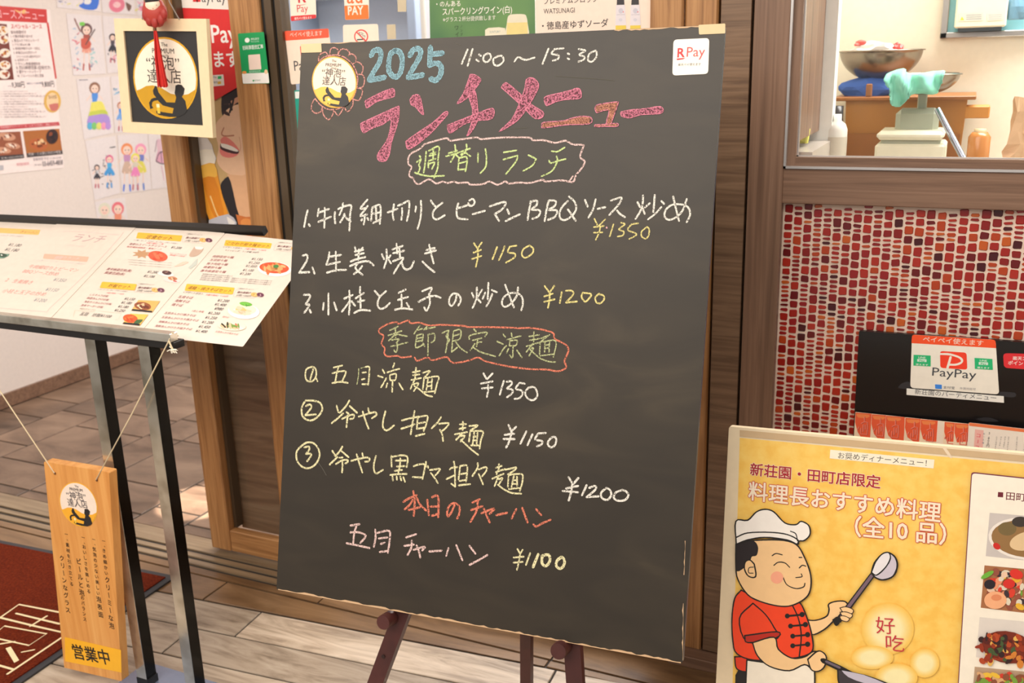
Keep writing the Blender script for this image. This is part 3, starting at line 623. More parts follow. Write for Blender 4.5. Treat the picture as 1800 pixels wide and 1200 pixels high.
CHK = [  # (name, chalk, crop origin+scale, width px in crop, strokes)
('time', CH_W, (790, 70, 3.673), 13, "118 62 80 155;150 60 118 168;192 95 204 104;174 128 190 139;250 90 225 100 220 130 240 145 268 120 262 92 243 88;315 105 285 125 290 160 320 165 350 135 340 105 315 105;420 140 445 112 490 130 550 115;640 58 602 155;738 55 680 60;680 60 660 90 705 100 700 125 668 135;764 88 774 93;764 120 774 126;835 60 880 70 838 95 872 110 865 130 832 142;945 70 905 90 895 130 920 142 950 110 950 75"),
('first_dish', CH_W, (520, 330, 5.143), 19, "108 205 90 275 76 352;118 330 128 345;208 190 198 255;210 222 250 210 300 192;205 308 260 285 318 262;262 182 262 270 258 360;355 220 352 270 358 322;385 192 426 172 500 160 492 240 485 385;428 140 415 200 395 245;440 235 425 275 402 312;440 245 465 280 498 302;648 108 612 150 585 188 630 185;650 165 620 205 585 255 645 240;625 250 622 290 615 330;600 285 592 298;648 272 658 290;692 178 685 240 682 295;695 178 760 155 768 240 760 325;690 235 760 222;725 172 728 285;700 318 755 292;832 222 880 205 920 190;888 150 878 230 885 290;925 162 975 140 1025 122 1022 220 1005 298;962 185 962 240 955 290;1088 168 1082 215;1132 118 1135 200 1125 290 1102 370;1222 115 1245 150 1270 175;1328 135 1270 180 1240 225 1245 270 1280 285 1348 248;1470 140 1455 200 1460 260 1490 280 1555 285;1455 185 1500 175 1570 152;1570 115 1600 100 1618 130 1600 160 1570 160 1560 138;1600 238 1650 225 1710 208"),
('first_dish', CH_W, (870, 330, 5.143), 20, "-45 168 20 145 98 130 70 190 8 232;0 235 20 270 38 298;112 195 128 235;98 300 150 275 225 240;325 125 310 200 295 290;320 125 380 118 375 160 330 195 405 205 395 255 340 280;485 120 465 210 450 300;490 115 550 120 540 165 485 200 560 205 545 260 480 290;660 120 610 170 585 230 595 280 640 290 700 250 735 190 720 125 670 80;660 195 695 245 730 298;815 110 838 170;912 105 885 200 845 270;930 190 998 175;1050 115 1095 100 1145 90 1120 150 1035 245;1105 205 1130 235 1175 265;1290 130 1312 175;1340 70 1335 150 1310 220 1272 280;1400 140 1355 178;1335 185 1355 235;1445 65 1440 140 1432 220;1505 120 1530 145;1505 175 1450 235 1385 285;1612 80 1640 200 1665 300;1735 100 1700 200 1640 265 1575 290 1535 260 1545 200 1600 155 1680 150 1745 175 1765 240 1735 310"),
('first_price', CH_Y, (870, 330, 5.143), 15, "900 280 925 335;998 285 935 348;895 355 985 345;895 405 972 402;955 350 940 410 912 470;1072 330 1038 440;1140 315 1175 330 1120 375 1165 395 1155 430 1110 440;1295 320 1235 330;1235 330 1200 380 1270 410 1275 430 1215 462;1375 355 1330 390 1325 435 1360 460 1390 430 1395 375 1375 352"),
('chalk_dot', CH_P, (870, 330, 5.143), 16, "1008 356 1012 362"),
('second_dish', CH_W, (520, 415, 4.091), 15, "50 140 80 135 80 175 25 262;25 262 98 258;120 225 135 268;242 115 235 160 220 205;240 148 325 135;230 204 318 185;288 112 290 250;225 262 290 245 362 242;425 78 435 105;482 82 465 105;425 110 485 98;430 135 490 122;395 182 440 165 500 150;455 95 450 170;390 215 450 190 520 180 560 210;450 190 430 230 480 278;478 215 455 245 418 272;620 130 635 165;652 95 655 160 635 230;682 138 664 162;665 165 685 195;695 95 770 70;725 55 730 125;700 122 780 105;745 85 750 150;700 180 775 155 740 210 705 268;762 185 775 225 800 240 830 225 850 180;940 100 1000 85;930 125 1010 102;960 62 975 130 992 195;912 182 950 220 998 258"),
('second_price', CH_Y, (520, 415, 4.091), 13, "1280 50 1305 85;1338 45 1308 90;1278 118 1332 98;1265 165 1335 142;1308 90 1310 150 1295 220;1448 78 1415 165;1502 72 1485 120 1460 172;1588 68 1540 75;1540 75 1525 115 1575 125 1570 155 1512 190;1680 68 1640 90 1625 130 1650 155 1700 125 1708 90 1680 66"),
('third_dish', CH_W, (520, 490, 6), 22, "85 168 150 170 140 215 105 268 145 270 125 310 88 358;145 325 160 355;345 155 345 375;295 252 288 325;405 250 432 332;512 208 600 170;565 125 570 250 562 375;565 240 530 290 488 345;590 235 625 282;680 85 678 150;632 205 718 150;655 240 725 225;682 200 685 315;618 358 690 328 788 335;832 125 880 180;952 130 880 200 865 280 895 315 945 300 992 255;1085 148 1160 112;1080 222 1185 190;1115 165 1118 315;1045 325 1130 310 1232 322;1170 255 1195 295;1335 130 1435 92 1405 165;1410 170 1415 260 1380 335 1355 300;1295 242 1400 190 1470 180 1528 198"),
('third_dish', CH_W, (780, 490, 6), 22, "135 175 125 230 85 285 60 260 62 200 105 155 160 170 180 225 155 280;298 148 318 195;350 90 350 170 340 230 305 305;405 115 360 190;350 200 390 248;438 145 412 210;472 42 465 215;508 118 560 140;512 160 490 220 450 290;648 62 690 170 740 300;785 90 770 180 710 260 645 295 615 260 630 200 690 155 770 150 825 190 835 260 820 330"),
('third_price', CH_Y, (780, 490, 6), 20, "1065 75 1118 148;1168 72 1122 138;1060 185 1150 155;1060 242 1170 215;1120 150 1115 230 1100 305;1245 138 1225 255;1290 125 1350 125 1365 165 1290 250;1290 250 1405 238;1465 150 1455 190 1490 240 1530 210 1555 160 1465 146;1640 155 1600 195 1610 245 1650 258 1690 220 1685 175 1635 162"),
('weekly_lunch_heading', CH_G, (710, 240, 5.4545), 17, "150 185 160 198;125 245 165 215 145 270 155 300 140 340;105 345 180 370 280 380 385 375;215 145 205 250 190 345;240 135 335 95 330 200 325 300 290 395;255 165 305 150;283 115 280 220;245 185 305 170;240 232 305 212;235 250 235 300;240 262 295 248 270 310;430 160 510 135;405 188 460 175 535 150;490 80 495 130 480 190 448 245;490 165 520 195;550 145 635 115;600 75 600 125 550 185;595 155 640 190;545 168 600 155;530 200 520 320;535 205 600 195 605 260 590 335;535 255 600 240;520 318 598 312;712 160 710 245;782 118 792 200 785 290 735 350;958 152 1080 132;955 220 1090 182;1090 182 1075 240 980 358;1195 178 1260 210;1270 215 1230 280 1145 330;1418 140 1470 145 1542 105;1392 230 1410 255 1470 235 1552 215;1465 190 1470 240 1420 330 1320 382"),
('weekly_lunch_bubble', CH_PW, (710, 240, 5.4545), 17, "200 70 290 45 410 15 440 40 520 30 600 20 700 8 740 25 850 15 1000 8 1200 10 1240 35 1340 35 1450 60 1550 40 1620 75 1715 80 1720 100 1690 195 1735 240 1700 310 1650 370 1620 435 1520 420 1360 430 1330 415 1200 445 1100 440 1010 450 970 430 900 462 820 430 760 455 640 460 610 440 520 445 480 430 420 445 370 432 310 450 240 410 150 455 110 440 90 400 55 380 55 340 75 290 45 265 45 200 80 155 150 120 200 70;1620 380 1590 425"),
('seasonal_noodle_heading', CH_G2, (660, 560, 5.143), 14, "205 70 130 105;115 152 238 110;180 85 185 190;180 140 120 200;190 140 285 158;150 192 215 185 190 215;140 250 290 215;195 215 200 270 185 302 168 285;400 65 350 135;385 100 425 90;470 65 440 100;450 95 540 75;375 150 430 140 425 200;375 160 365 260 440 230;380 178 420 170;375 205 420 198;430 220 445 250;478 150 475 330;475 145 530 135 535 190 505 215;605 130 665 105 640 160 670 190 645 230;658 130 650 220 635 305;710 110 770 100 765 180 705 200;705 120 690 300;705 155 760 140;690 300 740 260;720 200 770 265 830 305;890 92 910 115;850 185 860 150 1005 122 990 160;880 195 960 175;925 190 915 250;920 215 960 210;900 225 860 285;880 255 950 300 1085 340;1155 140 1175 165;1100 205 1155 230;1120 335 1160 270 1185 245;1230 130 1235 160;1190 190 1315 155;1215 200 1280 195 1270 240 1215 245;1215 200 1212 245;1245 245 1240 350 1215 330;1205 270 1185 310;1280 285 1325 350;1390 160 1480 145;1395 195 1480 180;1435 118 1430 210;1365 250 1480 215;1425 225 1365 300;1400 270 1430 265 1390 335;1400 280 1480 350 1560 385 1630 392;1495 180 1575 145;1560 155 1500 205;1490 210 1485 320;1490 215 1630 200 1610 345;1535 215 1530 300;1575 210 1570 300;1535 240 1575 232;1535 270 1570 262;1490 335 1610 320"),
('seasonal_noodle_bubble', CH_O, (660, 560, 5.143), 15, "305 15 320 40 400 35 480 60 600 55 800 65 840 75 1000 75 1200 80 1300 85 1430 85 1600 125 1620 180 1720 235 1745 290 1710 380 1725 440 1650 475 1560 460 1400 455 1200 430 1000 385 930 350 850 375 730 400 680 385 640 345 520 375 470 350 380 380 355 350;325 340 240 350 200 335 110 340 80 310 85 265 55 225 75 155 35 130 40 90 120 45 190 30 210 45 290 15"),
('noodle_one', CH_YP, (520, 630, 6.667), 20, "200 95 130 120 112 190 130 255 180 270 225 235 242 170 225 110 180 95;205 125 170 245;235 220 255 265;445 105 545 80;430 172 520 150 585 150 575 200 545 265;500 100 480 180 462 285;428 288 520 272 610 285;820 98 860 98 862 180 850 305;780 165 825 160;775 245 810 235;780 300 850 300;1018 130 1040 170;962 200 1020 220;1060 230 1035 280 1000 335;1155 55 1140 105;1072 162 1140 140 1215 120;1105 190 1105 245;1110 190 1175 180 1165 250 1110 255;1135 260 1130 390;1075 290 1060 340;1210 290 1255 362;1370 160 1455 145;1375 195 1450 185;1410 108 1400 230;1355 250 1470 228;1395 245 1345 355;1380 300 1440 290 1385 380;1390 320 1450 360 1530 425 1600 445;1490 168 1575 145 1505 225;1505 225 1490 360;1510 230 1670 210 1655 300 1630 405;1550 240 1530 370;1600 235 1590 360;1550 280 1595 270;1545 325 1590 318;1500 392 1630 382"),
('noodle_one', CH_G2, (520, 630, 6.667), 12, "738 120 735 200 718 300;765 112 820 100"),
('noodle_one_price', CH_W, (820, 640, 7.5), 27, "225 120 262 190;345 120 275 195;190 255 345 225;205 318 345 305;285 275 285 350 270 430;492 220 440 400;530 230 590 225 595 265 535 320 600 330 605 380 535 435;770 255 700 245;700 245 650 320 725 345 740 390 700 445 635 455;820 305 775 370 800 440 870 475 930 430 930 360 890 300 825 308"),
('noodle_two_price', CH_W, (820, 640, 7.5), 30, "555 800 585 870;655 825 590 885;505 930 630 912;490 985 635 985;595 880 575 990 525 1095;790 885 712 1045;870 925 805 1065;1045 905 950 910;950 910 905 990 995 1010 990 1055 930 1080;1125 965 1085 1005 1075 1060 1120 1095 1170 1060 1185 990 1160 955 1120 965"),
('noodle_two', CH_YP, (515, 695, 5.143), 17, "110 50 80 110 90 190 155 225 220 195 265 130 250 70 200 48 115 44;118 95 155 80 165 110 112 178;112 178 208 170;395 92 412 150;350 250 400 210 455 160;510 45 480 95 425 155;515 95 580 155;485 150 505 165;445 210 500 185 550 172 545 205 515 212;495 180 485 285;595 190 660 170 740 150 755 175 715 205;680 115 690 155;632 145 655 220 685 300;838 140 818 220 815 285 850 315 915 270;985 225 1060 205 1140 190;1100 140 1085 230 1065 350;980 300 1100 260;1130 195 1120 300;1135 195 1215 185 1205 260 1180 320;1140 250 1195 240;1125 300 1185 290;1110 365 1190 345;1340 195 1305 245 1255 295;1320 255 1410 250 1375 300 1340 325;1330 310 1350 350 1358 410;1510 260 1565 258;1505 300 1560 290;1538 235 1535 310;1465 350 1575 330;1530 340 1475 400;1500 370 1555 362 1515 415;1520 400 1600 475 1675 535;1595 275 1672 270 1610 310;1605 315 1592 415;1610 320 1718 325 1700 400 1688 478;1640 330 1625 440;1670 335 1660 440;1635 370 1668 370;1632 405 1662 405;1610 450 1690 450"),
('noodle_three', CH_YP, (515, 770, 8.182), 27, "100 130 180 70 240 58 310 80 365 150 385 240 350 340 280 410 200 430 120 400 60 320 50 210 90 138;165 130 230 120 235 165 190 225;190 225 260 225 250 270 205 330;568 180 605 245;712 120 670 190 610 260;640 270 530 378;700 185 800 270;668 280 715 275;620 370 700 320 785 312 785 345 755 360;712 335 715 400 708 490;840 325 930 300 1060 275 1105 295 1085 330 1040 335;998 215 1010 270;918 230 950 340 1000 490;1195 255 1165 370 1170 470 1205 505 1295 455;1415 250 1420 410;1430 268 1540 245 1640 260 1650 340 1635 415;1478 320 1625 320;1545 290 1540 380 1515 500;1495 405 1605 400;1465 468 1570 455;1400 528 1520 515 1640 512;1432 545 1440 605;1492 550 1498 595;1545 550 1560 605;1590 560 1612 625"),
('noodle_three', CH_YP, (725, 785, 8.571), 28, "20 292 100 265 185 268 175 380 150 490;5 455 140 462;205 225 205 300;235 290 238 315;265 350 340 340 415 330 400 370 345 430;280 395 330 460 385 545;565 340 600 315 680 305;625 220 640 330 645 600;645 600 585 555;515 485 630 430;720 295 695 490;720 290 820 280 825 380 810 520;735 410 820 395;710 515 815 495;700 580 780 570 870 562;985 245 980 320 905 440;1000 340 1110 305 1115 360 1050 445;1000 410 1030 480 1065 565;1260 315 1350 285;1305 260 1300 340 1270 410;1260 380 1395 335;1205 480 1375 405;1300 440 1240 590;1300 490 1360 470 1300 570;1290 570 1380 640 1500 695 1640 705;1400 345 1490 325 1565 310 1540 350 1440 415;1450 430 1440 600;1450 425 1560 410 1660 420 1655 540 1620 660;1530 440 1495 600;1575 450 1580 590;1520 510 1575 500;1510 560 1575 555;1455 635 1610 620"),
('noodle_three_price', CH_W, (700, 835, 4.286), 18, "1285 15 1312 62;1358 20 1320 65;1265 100 1355 80;1240 118 1355 128;1312 65 1305 120 1285 190;1420 75 1385 150;1440 95 1480 80 1488 105 1420 165;1420 165 1510 158;1570 95 1530 130 1535 170 1575 185 1605 150 1595 110 1568 95;1690 110 1640 130 1625 170 1660 192 1710 185 1735 150 1715 120 1688 110"),
('fried_rice_heading', CH_O, (700, 835, 4.286), 17, "40 200 80 175 140 150;115 120 125 200 118 305;110 185 85 225 50 255;140 170 165 220 210 265;78 262 165 240;220 185 232 300;255 165 298 155 305 230 302 315;245 235 300 235;255 305 300 290;425 225 400 280 375 310 370 270 390 225 430 210 462 240 460 290 445 325;560 205 615 180;550 262 635 232;600 190 590 270 545 350;628 285 725 250 690 290;645 250 690 355;740 300 820 282;890 255 855 325;935 245 975 355;1040 255 1078 300;1020 370 1040 385 1090 360 1148 335"),
('fried_rice', CH_PW, (600, 910, 4.390), 16, "72 58 140 48;70 112 130 110 185 130 180 155 148 192;120 50 100 120 92 200;42 195 120 210 218 232;262 90 265 150 252 222;280 115 370 100 372 180 360 268;290 158 355 150;305 200 335 190;298 262 355 255;500 150 578 125;488 215 560 205;545 175 540 230 512 285;558 245 645 222 625 250;582 212 600 260 610 305;680 258 775 252;828 232 810 292;888 210 935 325;990 215 1035 275;990 362 1060 325 1128 285"),
('fried_rice_price', CH_YP, (600, 910, 4.390), 14, "1360 240 1380 275;1400 245 1378 280;1330 305 1408 298;1330 345 1400 338;1380 275 1370 340 1355 400;1458 270 1425 362"),
('fried_rice_price', CH_YP, (600, 910, 4.390), 24, "1520 280 1480 378;1550 290 1600 285 1610 330 1580 370 1550 350 1550 300;1700 300 1665 330 1660 370 1690 390 1720 360 1720 320 1700 300"),
('badge_petals', CH_PET, (530, 70, 6.667), 14, "200 250 210 180 280 145 320 195;335 190 340 115 390 92 430 120 430 170;435 170 460 115 520 110 565 150 555 180;550 185 590 165 635 200 640 250;610 280 660 260 715 300 720 360 700 400;665 405 715 410 740 470 720 550 670 560;660 565 710 580 710 640 670 710 610 695;605 690 600 770 545 840 500 790;490 800 470 840 430 885 390 840;375 820 370 870 320 935 260 880 245 800;240 800 230 840 170 860 120 820 125 750 150 700;200 262 250 210 330 185 430 180 520 215 600 290 645 380 660 480 640 600 590 700 500 775 400 815 300 810 220 760 160 690"),
('chalk_smear', flat((84, 80, 70), .9), (860, 120, 5.625), 7, "660 78 740 84 900 95 1060 105 1235 122;150 608 250 596 370 588"),
('chalk_smear', flat((84, 80, 72), .9), (515, 770, 8.182), 12, "362 345 430 440 480 530"),
('chalk_smear', flat((92, 88, 78), .9), (480, 0, 2.3077), 2, "760 182 740 175;835 178 810 172"),
]
for name, ch, tf, wd, st in CHK:
    p = Print(PB, tf, .0002); p.strokes(st, wd, ch); p.build('chalk_' + name if not name.startswith('chalk') else name, slab)['kind'] = 'stuff'
# big blue year and pink title: hatched fill with brighter outline
def fat(name, tf, lines, wd, fill, out):
    p = Print(PB, tf, .00006)
    for l in lines: p.line(l, wd, out, 6)
    p.up()
    for l in lines: p.line(l, wd*.72, fill, 6)
    p.build(name, slab)['kind'] = 'stuff'
fat('chalk_year', (530, 70, 6.667), ["818 182 850 130 910 122 932 170 915 260 850 370 795 468", "800 472 880 458 972 440", "1100 125 1045 170 1022 280 1030 370 1085 432 1140 415 1175 330 1180 220 1150 145 1100 125", "1272 182 1310 120 1370 105 1398 150 1370 230 1300 350 1250 440", "1255 442 1330 430 1422 412", "1512 90 1508 180 1502 298", "1525 170 1600 162 1650 157", "1502 298 1560 275 1620 290 1640 350 1620 430 1570 475 1518 458"], 58, CH_B, CH_BO)
p = Print(PB, (620, 120, 6), .00004)
TP = ["130 350 155 330 280 265 400 218 435 222 445 270 430 300 340 325 250 355 160 415 140 400", "85 600 100 575 280 490 460 410 490 415 480 560 410 780 390 900 350 975 280 975 260 920 300 850 350 780 385 690 405 540 320 590 190 640 125 680 95 650", "605 330 640 285 690 280 715 310 735 400 748 492 700 450 665 410 615 380", "560 770 700 670 850 570 960 470 1000 458 1000 490 930 570 830 680 700 790 600 850 570 830", "1240 65 1285 68 1350 112 1335 160 1290 222 1200 320 1100 375 1160 280 1205 170", "1240 262 1290 240 1312 340 1322 470 1315 560 1260 660 1205 715 1250 590 1265 450 1250 380 1225 290", "1000 600 1100 560 1240 505 1380 450 1470 422 1495 460 1465 535 1330 550 1200 580 1100 640 1030 685 1005 650"]
TP2 = ["120 190 150 150 190 155 320 265 420 360 530 430 530 480 480 500 430 480 330 380 200 260", "355 190 370 110 420 95 465 120 490 180 440 290 390 370 330 460 250 540 95 628 220 510 290 370 330 270", "545 320 560 280 700 245 820 215 850 200 895 205 912 260 890 300 750 310 650 335 570 370", "1300 450 1310 430 1420 410 1540 400 1690 378 1720 420 1680 450 1500 460 1400 490 1320 480"]
TP3 = ["520 570 540 535 730 520 830 490 930 475 1010 490 990 550 760 560 540 590", "1045 400 1065 365 1160 345 1265 333 1275 350 1220 510 1200 555 1155 555 1185 420 1110 425 1065 440", "1048 558 1155 555 1265 545 1265 575 1150 575 1048 578"]
for tf, L, fl in (((620, 120, 6), TP, CH_PF), ((860, 120, 5.625), TP2, CH_PF), ((860, 120, 5.625), TP3, CH_PF2)):
    p.tf = tf
    for s_ in L:
        pts = p.flatpts(s_); p.poly(pts, fl); p.up(); p.line(pts + [pts[0]], 9, CH_PO, 3)
p.build('chalk_lunch_menu_title', slab)['kind'] = 'stuff'

# badge art shared by the three beer signs: unit coordinates mapped by an affine to pixels
G_GOLD = (214, 160, 30); G_DK = (40, 38, 38)
def badge(p, c, ax, ay, ring=G_GOLD, white=(244, 226, 208), low=(206, 160, 30), ringw=.06, txt=(60, 58, 60)):
    M = lambda x, y: (c[0] + ax[0]*x + ay[0]*y, c[1] + ax[1]*x + ay[1]*y)
    E = lambda r: [M(r*math.cos(t), r*math.sin(t)) for t in [2*math.pi*i/40 for i in range(40)]]
    p.poly(E(1), ring); p.up(); p.poly(E(1-ringw), white); p.up()
    R = 1-ringw; lowp = [M(R*math.cos(t), R*math.sin(t)) for t in [math.radians(a) for a in range(16, 165, 6)]]
    wave = [(-.80, .30), (-.60, .21), (-.40, .19), (-.15, .24), (.15, .38), (.45, .42), (.70, .38)]
    p.poly(lowp + [M(x, y) for x, y in wave], low); p.up()
    px = lambda s_: [M((a-867)/170, (b-412)/215) for a, b in p.flatpts(s_)]
    p.poly(px("920 450 935 444 952 446 968 465 962 495 952 508 970 530 978 580 962 600 932 615 880 616 830 608 815 598 815 585 850 592 900 598 907 570 850 557 828 535 815 515 803 500 800 480 812 455 820 456 830 490 870 540 915 540 922 512 914 490 918 470"), G_DK)
    p.poly(px("783 578 778 545 790 525 805 518 825 516 827 530 805 534 795 542 792 560 800 572"), G_DK)
    p.poly(px("816 550 832 550 834 568 818 568"), (250, 236, 190)); p.poly(px("818 568 834 568 836 600 822 600"), (238, 196, 70))
    t = lambda s_, a, b, y, bo=0: p.text(s_, M(a, y), M(b, y), txt, 1, bo)
    t('The', -.10, .10, -.77); t('PREMIUM', -.38, .30, -.60, .005); t("MALT'S", -.12, .12, -.51)
    t('“神泡”', -.56, .46, -.22); t('達人店', -.54, .50, .10)
    return p
bd = thing('beer_badge', PB.hit((590, 142)), 'round cream and gold beer badge inside the chalk petals at the board corner', 'sticker')
p = Print(PB); p.h = .0012
badge(p, (588.3, 144.5), (39.5, 1.5), (.5, 45.5), (240, 170, 60), (248, 222, 200), (250, 190, 80), .05, (84, 78, 76)); p.build('print', bd)
# payment sticker, corner tapes
def sticker(pl, quad, r, base, name, label, cat='sticker', lift=.0, tf=(0, 0, 1), group=None):
    t = thing(name, pl.hit((tf[0]+quad[3][0]/tf[2], tf[1]+quad[3][1]/tf[2])), label, cat, group)
    cd_ = plate(pl, quad, .0006, flat(base, .35), 'card', t, r, None, None, lift+.0006, tf)
    p = Print(pl, tf, .0001); p.h = lift + .0008; return cd_, p
t, p = sticker(PB, [(1184, 70), (1247, 67), (1245, 130), (1182, 133)], .007, (246, 236, 222), 'payment_sticker', 'square white payment sticker with red lettering on the blackboard', lift=.0005)
p.text('R', (1191, 101), (1203, 100.5), (220, 40, 48), 1, .03); p.poly([(1190, 103), (1205, 102), (1201, 104.5), (1190, 106)], (220, 40, 48))
p.text('Pay', (1207, 100), (1239, 99), (226, 84, 84)); p.text('楽天ペイ使えます', (1192, 116), (1232, 115), (60, 58, 56)); p.build('print', t)
M_tape = flat((216, 192, 148), .6)
for q, lb in (([(529, 78), (565, 76), (566, 92), (530, 93)], 'short beige tape strip over the top left corner of the board'), ([(1228, 44), (1275, 41.5), (1275, 59), (1229, 61)], 'short beige tape strip over the top right corner of the board')):
    o = plate(PB, q, .0006, M_tape, 'tape_strip', None, .002, front=.0011); tag(o, lb, 'tape')
# ---- easel
easel = thing('easel', atZ(850, 1290, 0), 'dark red-brown wooden easel carrying the blackboard', 'easel')
PE = PB.off(-.030)
def floorpt(pl, a, b):
    A, B = pl.hit(a), pl.hit(b); d = B-A; return A + d*(-A.z/d.z)
apexL, apexR = PE.hit((918, 330)), PE.hit((962, 330))
fl_, frr = floorpt(PE, (706, 1082), (662, 1200)), floorpt(PE, (1008, 1140), (1012, 1200))
def bar(p0, p1, wu, wn, mb, mat, ref=None):
    d = (p1-p0).normalized(); n_ = (ref or PB.n); a_ = d.cross(n_).normalized(); n2 = a_.cross(d).normalized()
    obox((p0+p1)/2, d*((p1-p0).length/2), a_*wu/2, n2*wn/2, mb, mat)
def legtop(f, px): return f + (PE.hit(px)-f)*1.0
topL = PE.hit((706+ (706-662)*5.4, 1082-118*5.4)); topR = PE.hit((962, 445))
for f_, t_ in ((fl_, topL), (frr, topR)):
    mb = MB(); bar(f_, t_, .034, .020, mb, M_easel); mb.build('leg', easel)
rf = atZ(926, 1262, .0); mb = MB(); bar(rf, PE.off(-.02).hit((925, 445)), .027, .018, mb, M_easel, Vector((0, -1, 0))); mb.build('rear_leg', easel)
for c_, r_ in (((673, 1094), .0155), ((981, 1145), .0165)):
    a_ = PB.off(.020).hit(c_); mb = MB(); mb.tube([a_ - PB.n*.045, a_ - PB.n*.002, a_], [r_, r_, r_*.94], M_easel, 20); mb.build('peg', easel)
mb = MB(); bar(PE.off(-.012).hit((800, 800)), PE.off(-.012).hit((990, 830)), .03, .012, mb, M_easel); mb.build('cross_bar', easel)
for c_ in ((674, 1153),):
    a_ = PE.off(.0105).hit(c_); MB().tube([a_, a_+PB.n*.002], .004, flat((40, 20, 18), .4), 12).build('screw', easel)
# ================================================================== STEEL MENU STAND
YR = 1.575
e_ = atY(303, 588, YR); XR = e_.x; ZR = e_.z
stand = thing('menu_stand', (XR-.28, YR+.05, 0), 'polished steel menu stand with two square posts holding laminated menus', 'menu stand')
MB().box((-3.1, YR-.008, ZR-.017), (XR, YR+.016, ZR+.003), M_steel, .0012).build('front_rail', stand)
MB().box((-3.1, YR-.004, ZR-.034), (XR+.004, YR+.03, ZR-.0172), M_black, .001).build('under_rail', stand)
yw, tl = math.radians(2), math.radians(26)
um = Vector((math.cos(yw), math.sin(yw), 0)); vm = Vector((-math.sin(yw)*math.cos(tl), math.cos(yw)*math.cos(tl), math.sin(tl)))
PM = Plane(atY(427, 609, 1.620), um.cross(vm), um)
plate(PM, [(-330, 372), (462, 415), (306, 600), (-560, 520)], .006, M_black, 'backing_plate', stand, front=-.004)
a_, b_ = PM.hit((-330, 371)), PM.hit((467, 408)); a_ += PM.n*.004; b_ += PM.n*.004
mb = MB(); d_ = (b_-a_).normalized(); obox((a_+b_)/2, d_*((b_-a_).length/2), PM.v*.010, PM.n*.009, mb, M_black); mb.build('top_rail', stand)
for px_, nx in ((150, 610), (243, 617)):
    q_ = atY(px_, nx, YR)
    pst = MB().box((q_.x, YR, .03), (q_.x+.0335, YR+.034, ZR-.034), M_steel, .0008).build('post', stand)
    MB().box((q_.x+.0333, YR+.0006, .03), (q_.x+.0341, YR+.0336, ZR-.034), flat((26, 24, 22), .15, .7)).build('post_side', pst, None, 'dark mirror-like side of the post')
    MB().box((q_.x-.001, YR-.001, .008), (q_.x+.037, YR+.035, .03), M_black).build('foot', pst)
q_ = atZ(280, 1168, .008)
bp = MB().box((q_.x-.045, 1.30, .0005), (q_.x+.45, q_.y+.0, .008), flat((132, 142, 166), .18, .5), .002).build('base_plate', stand, None, 'blue-grey steel base plate')  # the blue is a reflection put into the plate's colour

# ---- laminated menus
M_paper = flat((231, 216, 202), .16)
def menu(name, quad, lift, label, group=None):
    t = thing(name, PM.hit(quad[3]), label, 'menu', 'laminated menus on the stand')
    sh = plate(PM, quad, .0007, M_paper, 'sheet', t, .004, None, None, lift)
    p = Print(PM, (230, 385, 5.334), .0001); p.h = lift + .0002; return sh, p
M_r, M_gy, M_gn = (150, 60, 70), (70, 68, 72), (70, 130, 70)
def food(p, cx, cy, rx, ry, seed, base, cols, n=16, rot=8):
    p.ell(cx, cy, rx, ry, base, rot, 20); r = random.Random(seed)
    for i in range(n):
        a = r.uniform(0, 6.28); k = r.uniform(0, .72); s_ = r.uniform(.14, .3)
        p.ell(cx + rx*k*math.cos(a), cy + ry*k*math.sin(a), rx*s_, ry*s_*1.1, r.choice(cols), r.uniform(0, 90), 7)
def option(p, x, y):
    """small boxed side-order note with two pieces of fried food"""
    p.text('＜追加オプション＞', (x+40, y+4), (x+190, y+16), M_gy)
    p.text('鶏の唐揚げ', (x+35, y+42), (x+160, y+50), (110, 50, 60), 1, .015); p.text('(2個) +200円', (x+28, y+68), (x+160, y+80), (90, 84, 84))
    for l in ((x+22, y+24, x+30, y+14, x+60, y+14), (x+22, y+24, x+2, y+68, x+10, y+76, x+200, y+92)): p.line(list(zip(l[0::2], l[1::2])), 1.6, (170, 150, 150), 0)
    food(p, x+200, y+58, 34, 20, 3, (224, 176, 100), [(200, 140, 60), (236, 196, 130)], 8); food(p, x+255, y+60, 34, 20, 4, (110, 60, 80), [(90, 40, 60), (190, 150, 160)], 8)
def header(p, quad, txt, a, b, col=(250, 186, 62)):
    p.rr(quad, .004, col); p.up(); p.text(txt, a, b, (104, 70, 40), 1, .01)
Q4 = [(396, 410), (558, 427), (427, 609), (244, 588)]; Q3 = [(243, 397), (396, 410), (244, 588), (78, 573)]
Q2 = [(108, 387), (243, 397), (78, 573), (-66, 555)]; Q1 = [(-40, 383), (118, 396), (-50, 558), (-215, 533)]
t, p = menu('menu_sheet', Q4, .0, 'laminated set menu with the noodle bowls, last sheet before the blackboard')
header(p, [(890, 196), (1325, 226), (1308, 278), (872, 250)], 'こだわり担々麺セット', (895, 236), (1290, 266))
p.text('＜デザート付き＞', (858, 268), (1038, 282), M_gy); p.text('大盛り無料！＋100円', (1065, 284), (1262, 300), (236, 90, 100)); p.text('＊トッピング：ミニ炒飯 300円', (880, 298), (1192, 320), M_gy)
option(p, 1335, 218)
for i, (s_, x, y, l) in enumerate((('肉野菜担々麺', 762, 358, 195), ('五目担々麺', 737, 390, 160), ('挽き肉担々麺', 706, 425, 195), ('麻婆担々麺', 676, 458, 165), ('激辛麻婆担々麺', 648, 492, 235))): p.text(s_, (x, y), (x+l, y+l*.06), M_r, .95)
for s_, x, y in (('¥1,150', 1125, 384), ('¥1,250', 1097, 418), ('¥1,050', 1070, 450), ('¥1,100', 1042, 488), ('¥1,200', 1014, 522)): p.text(s_, (x, y), (x+102, y+6), M_gy, 1.1)
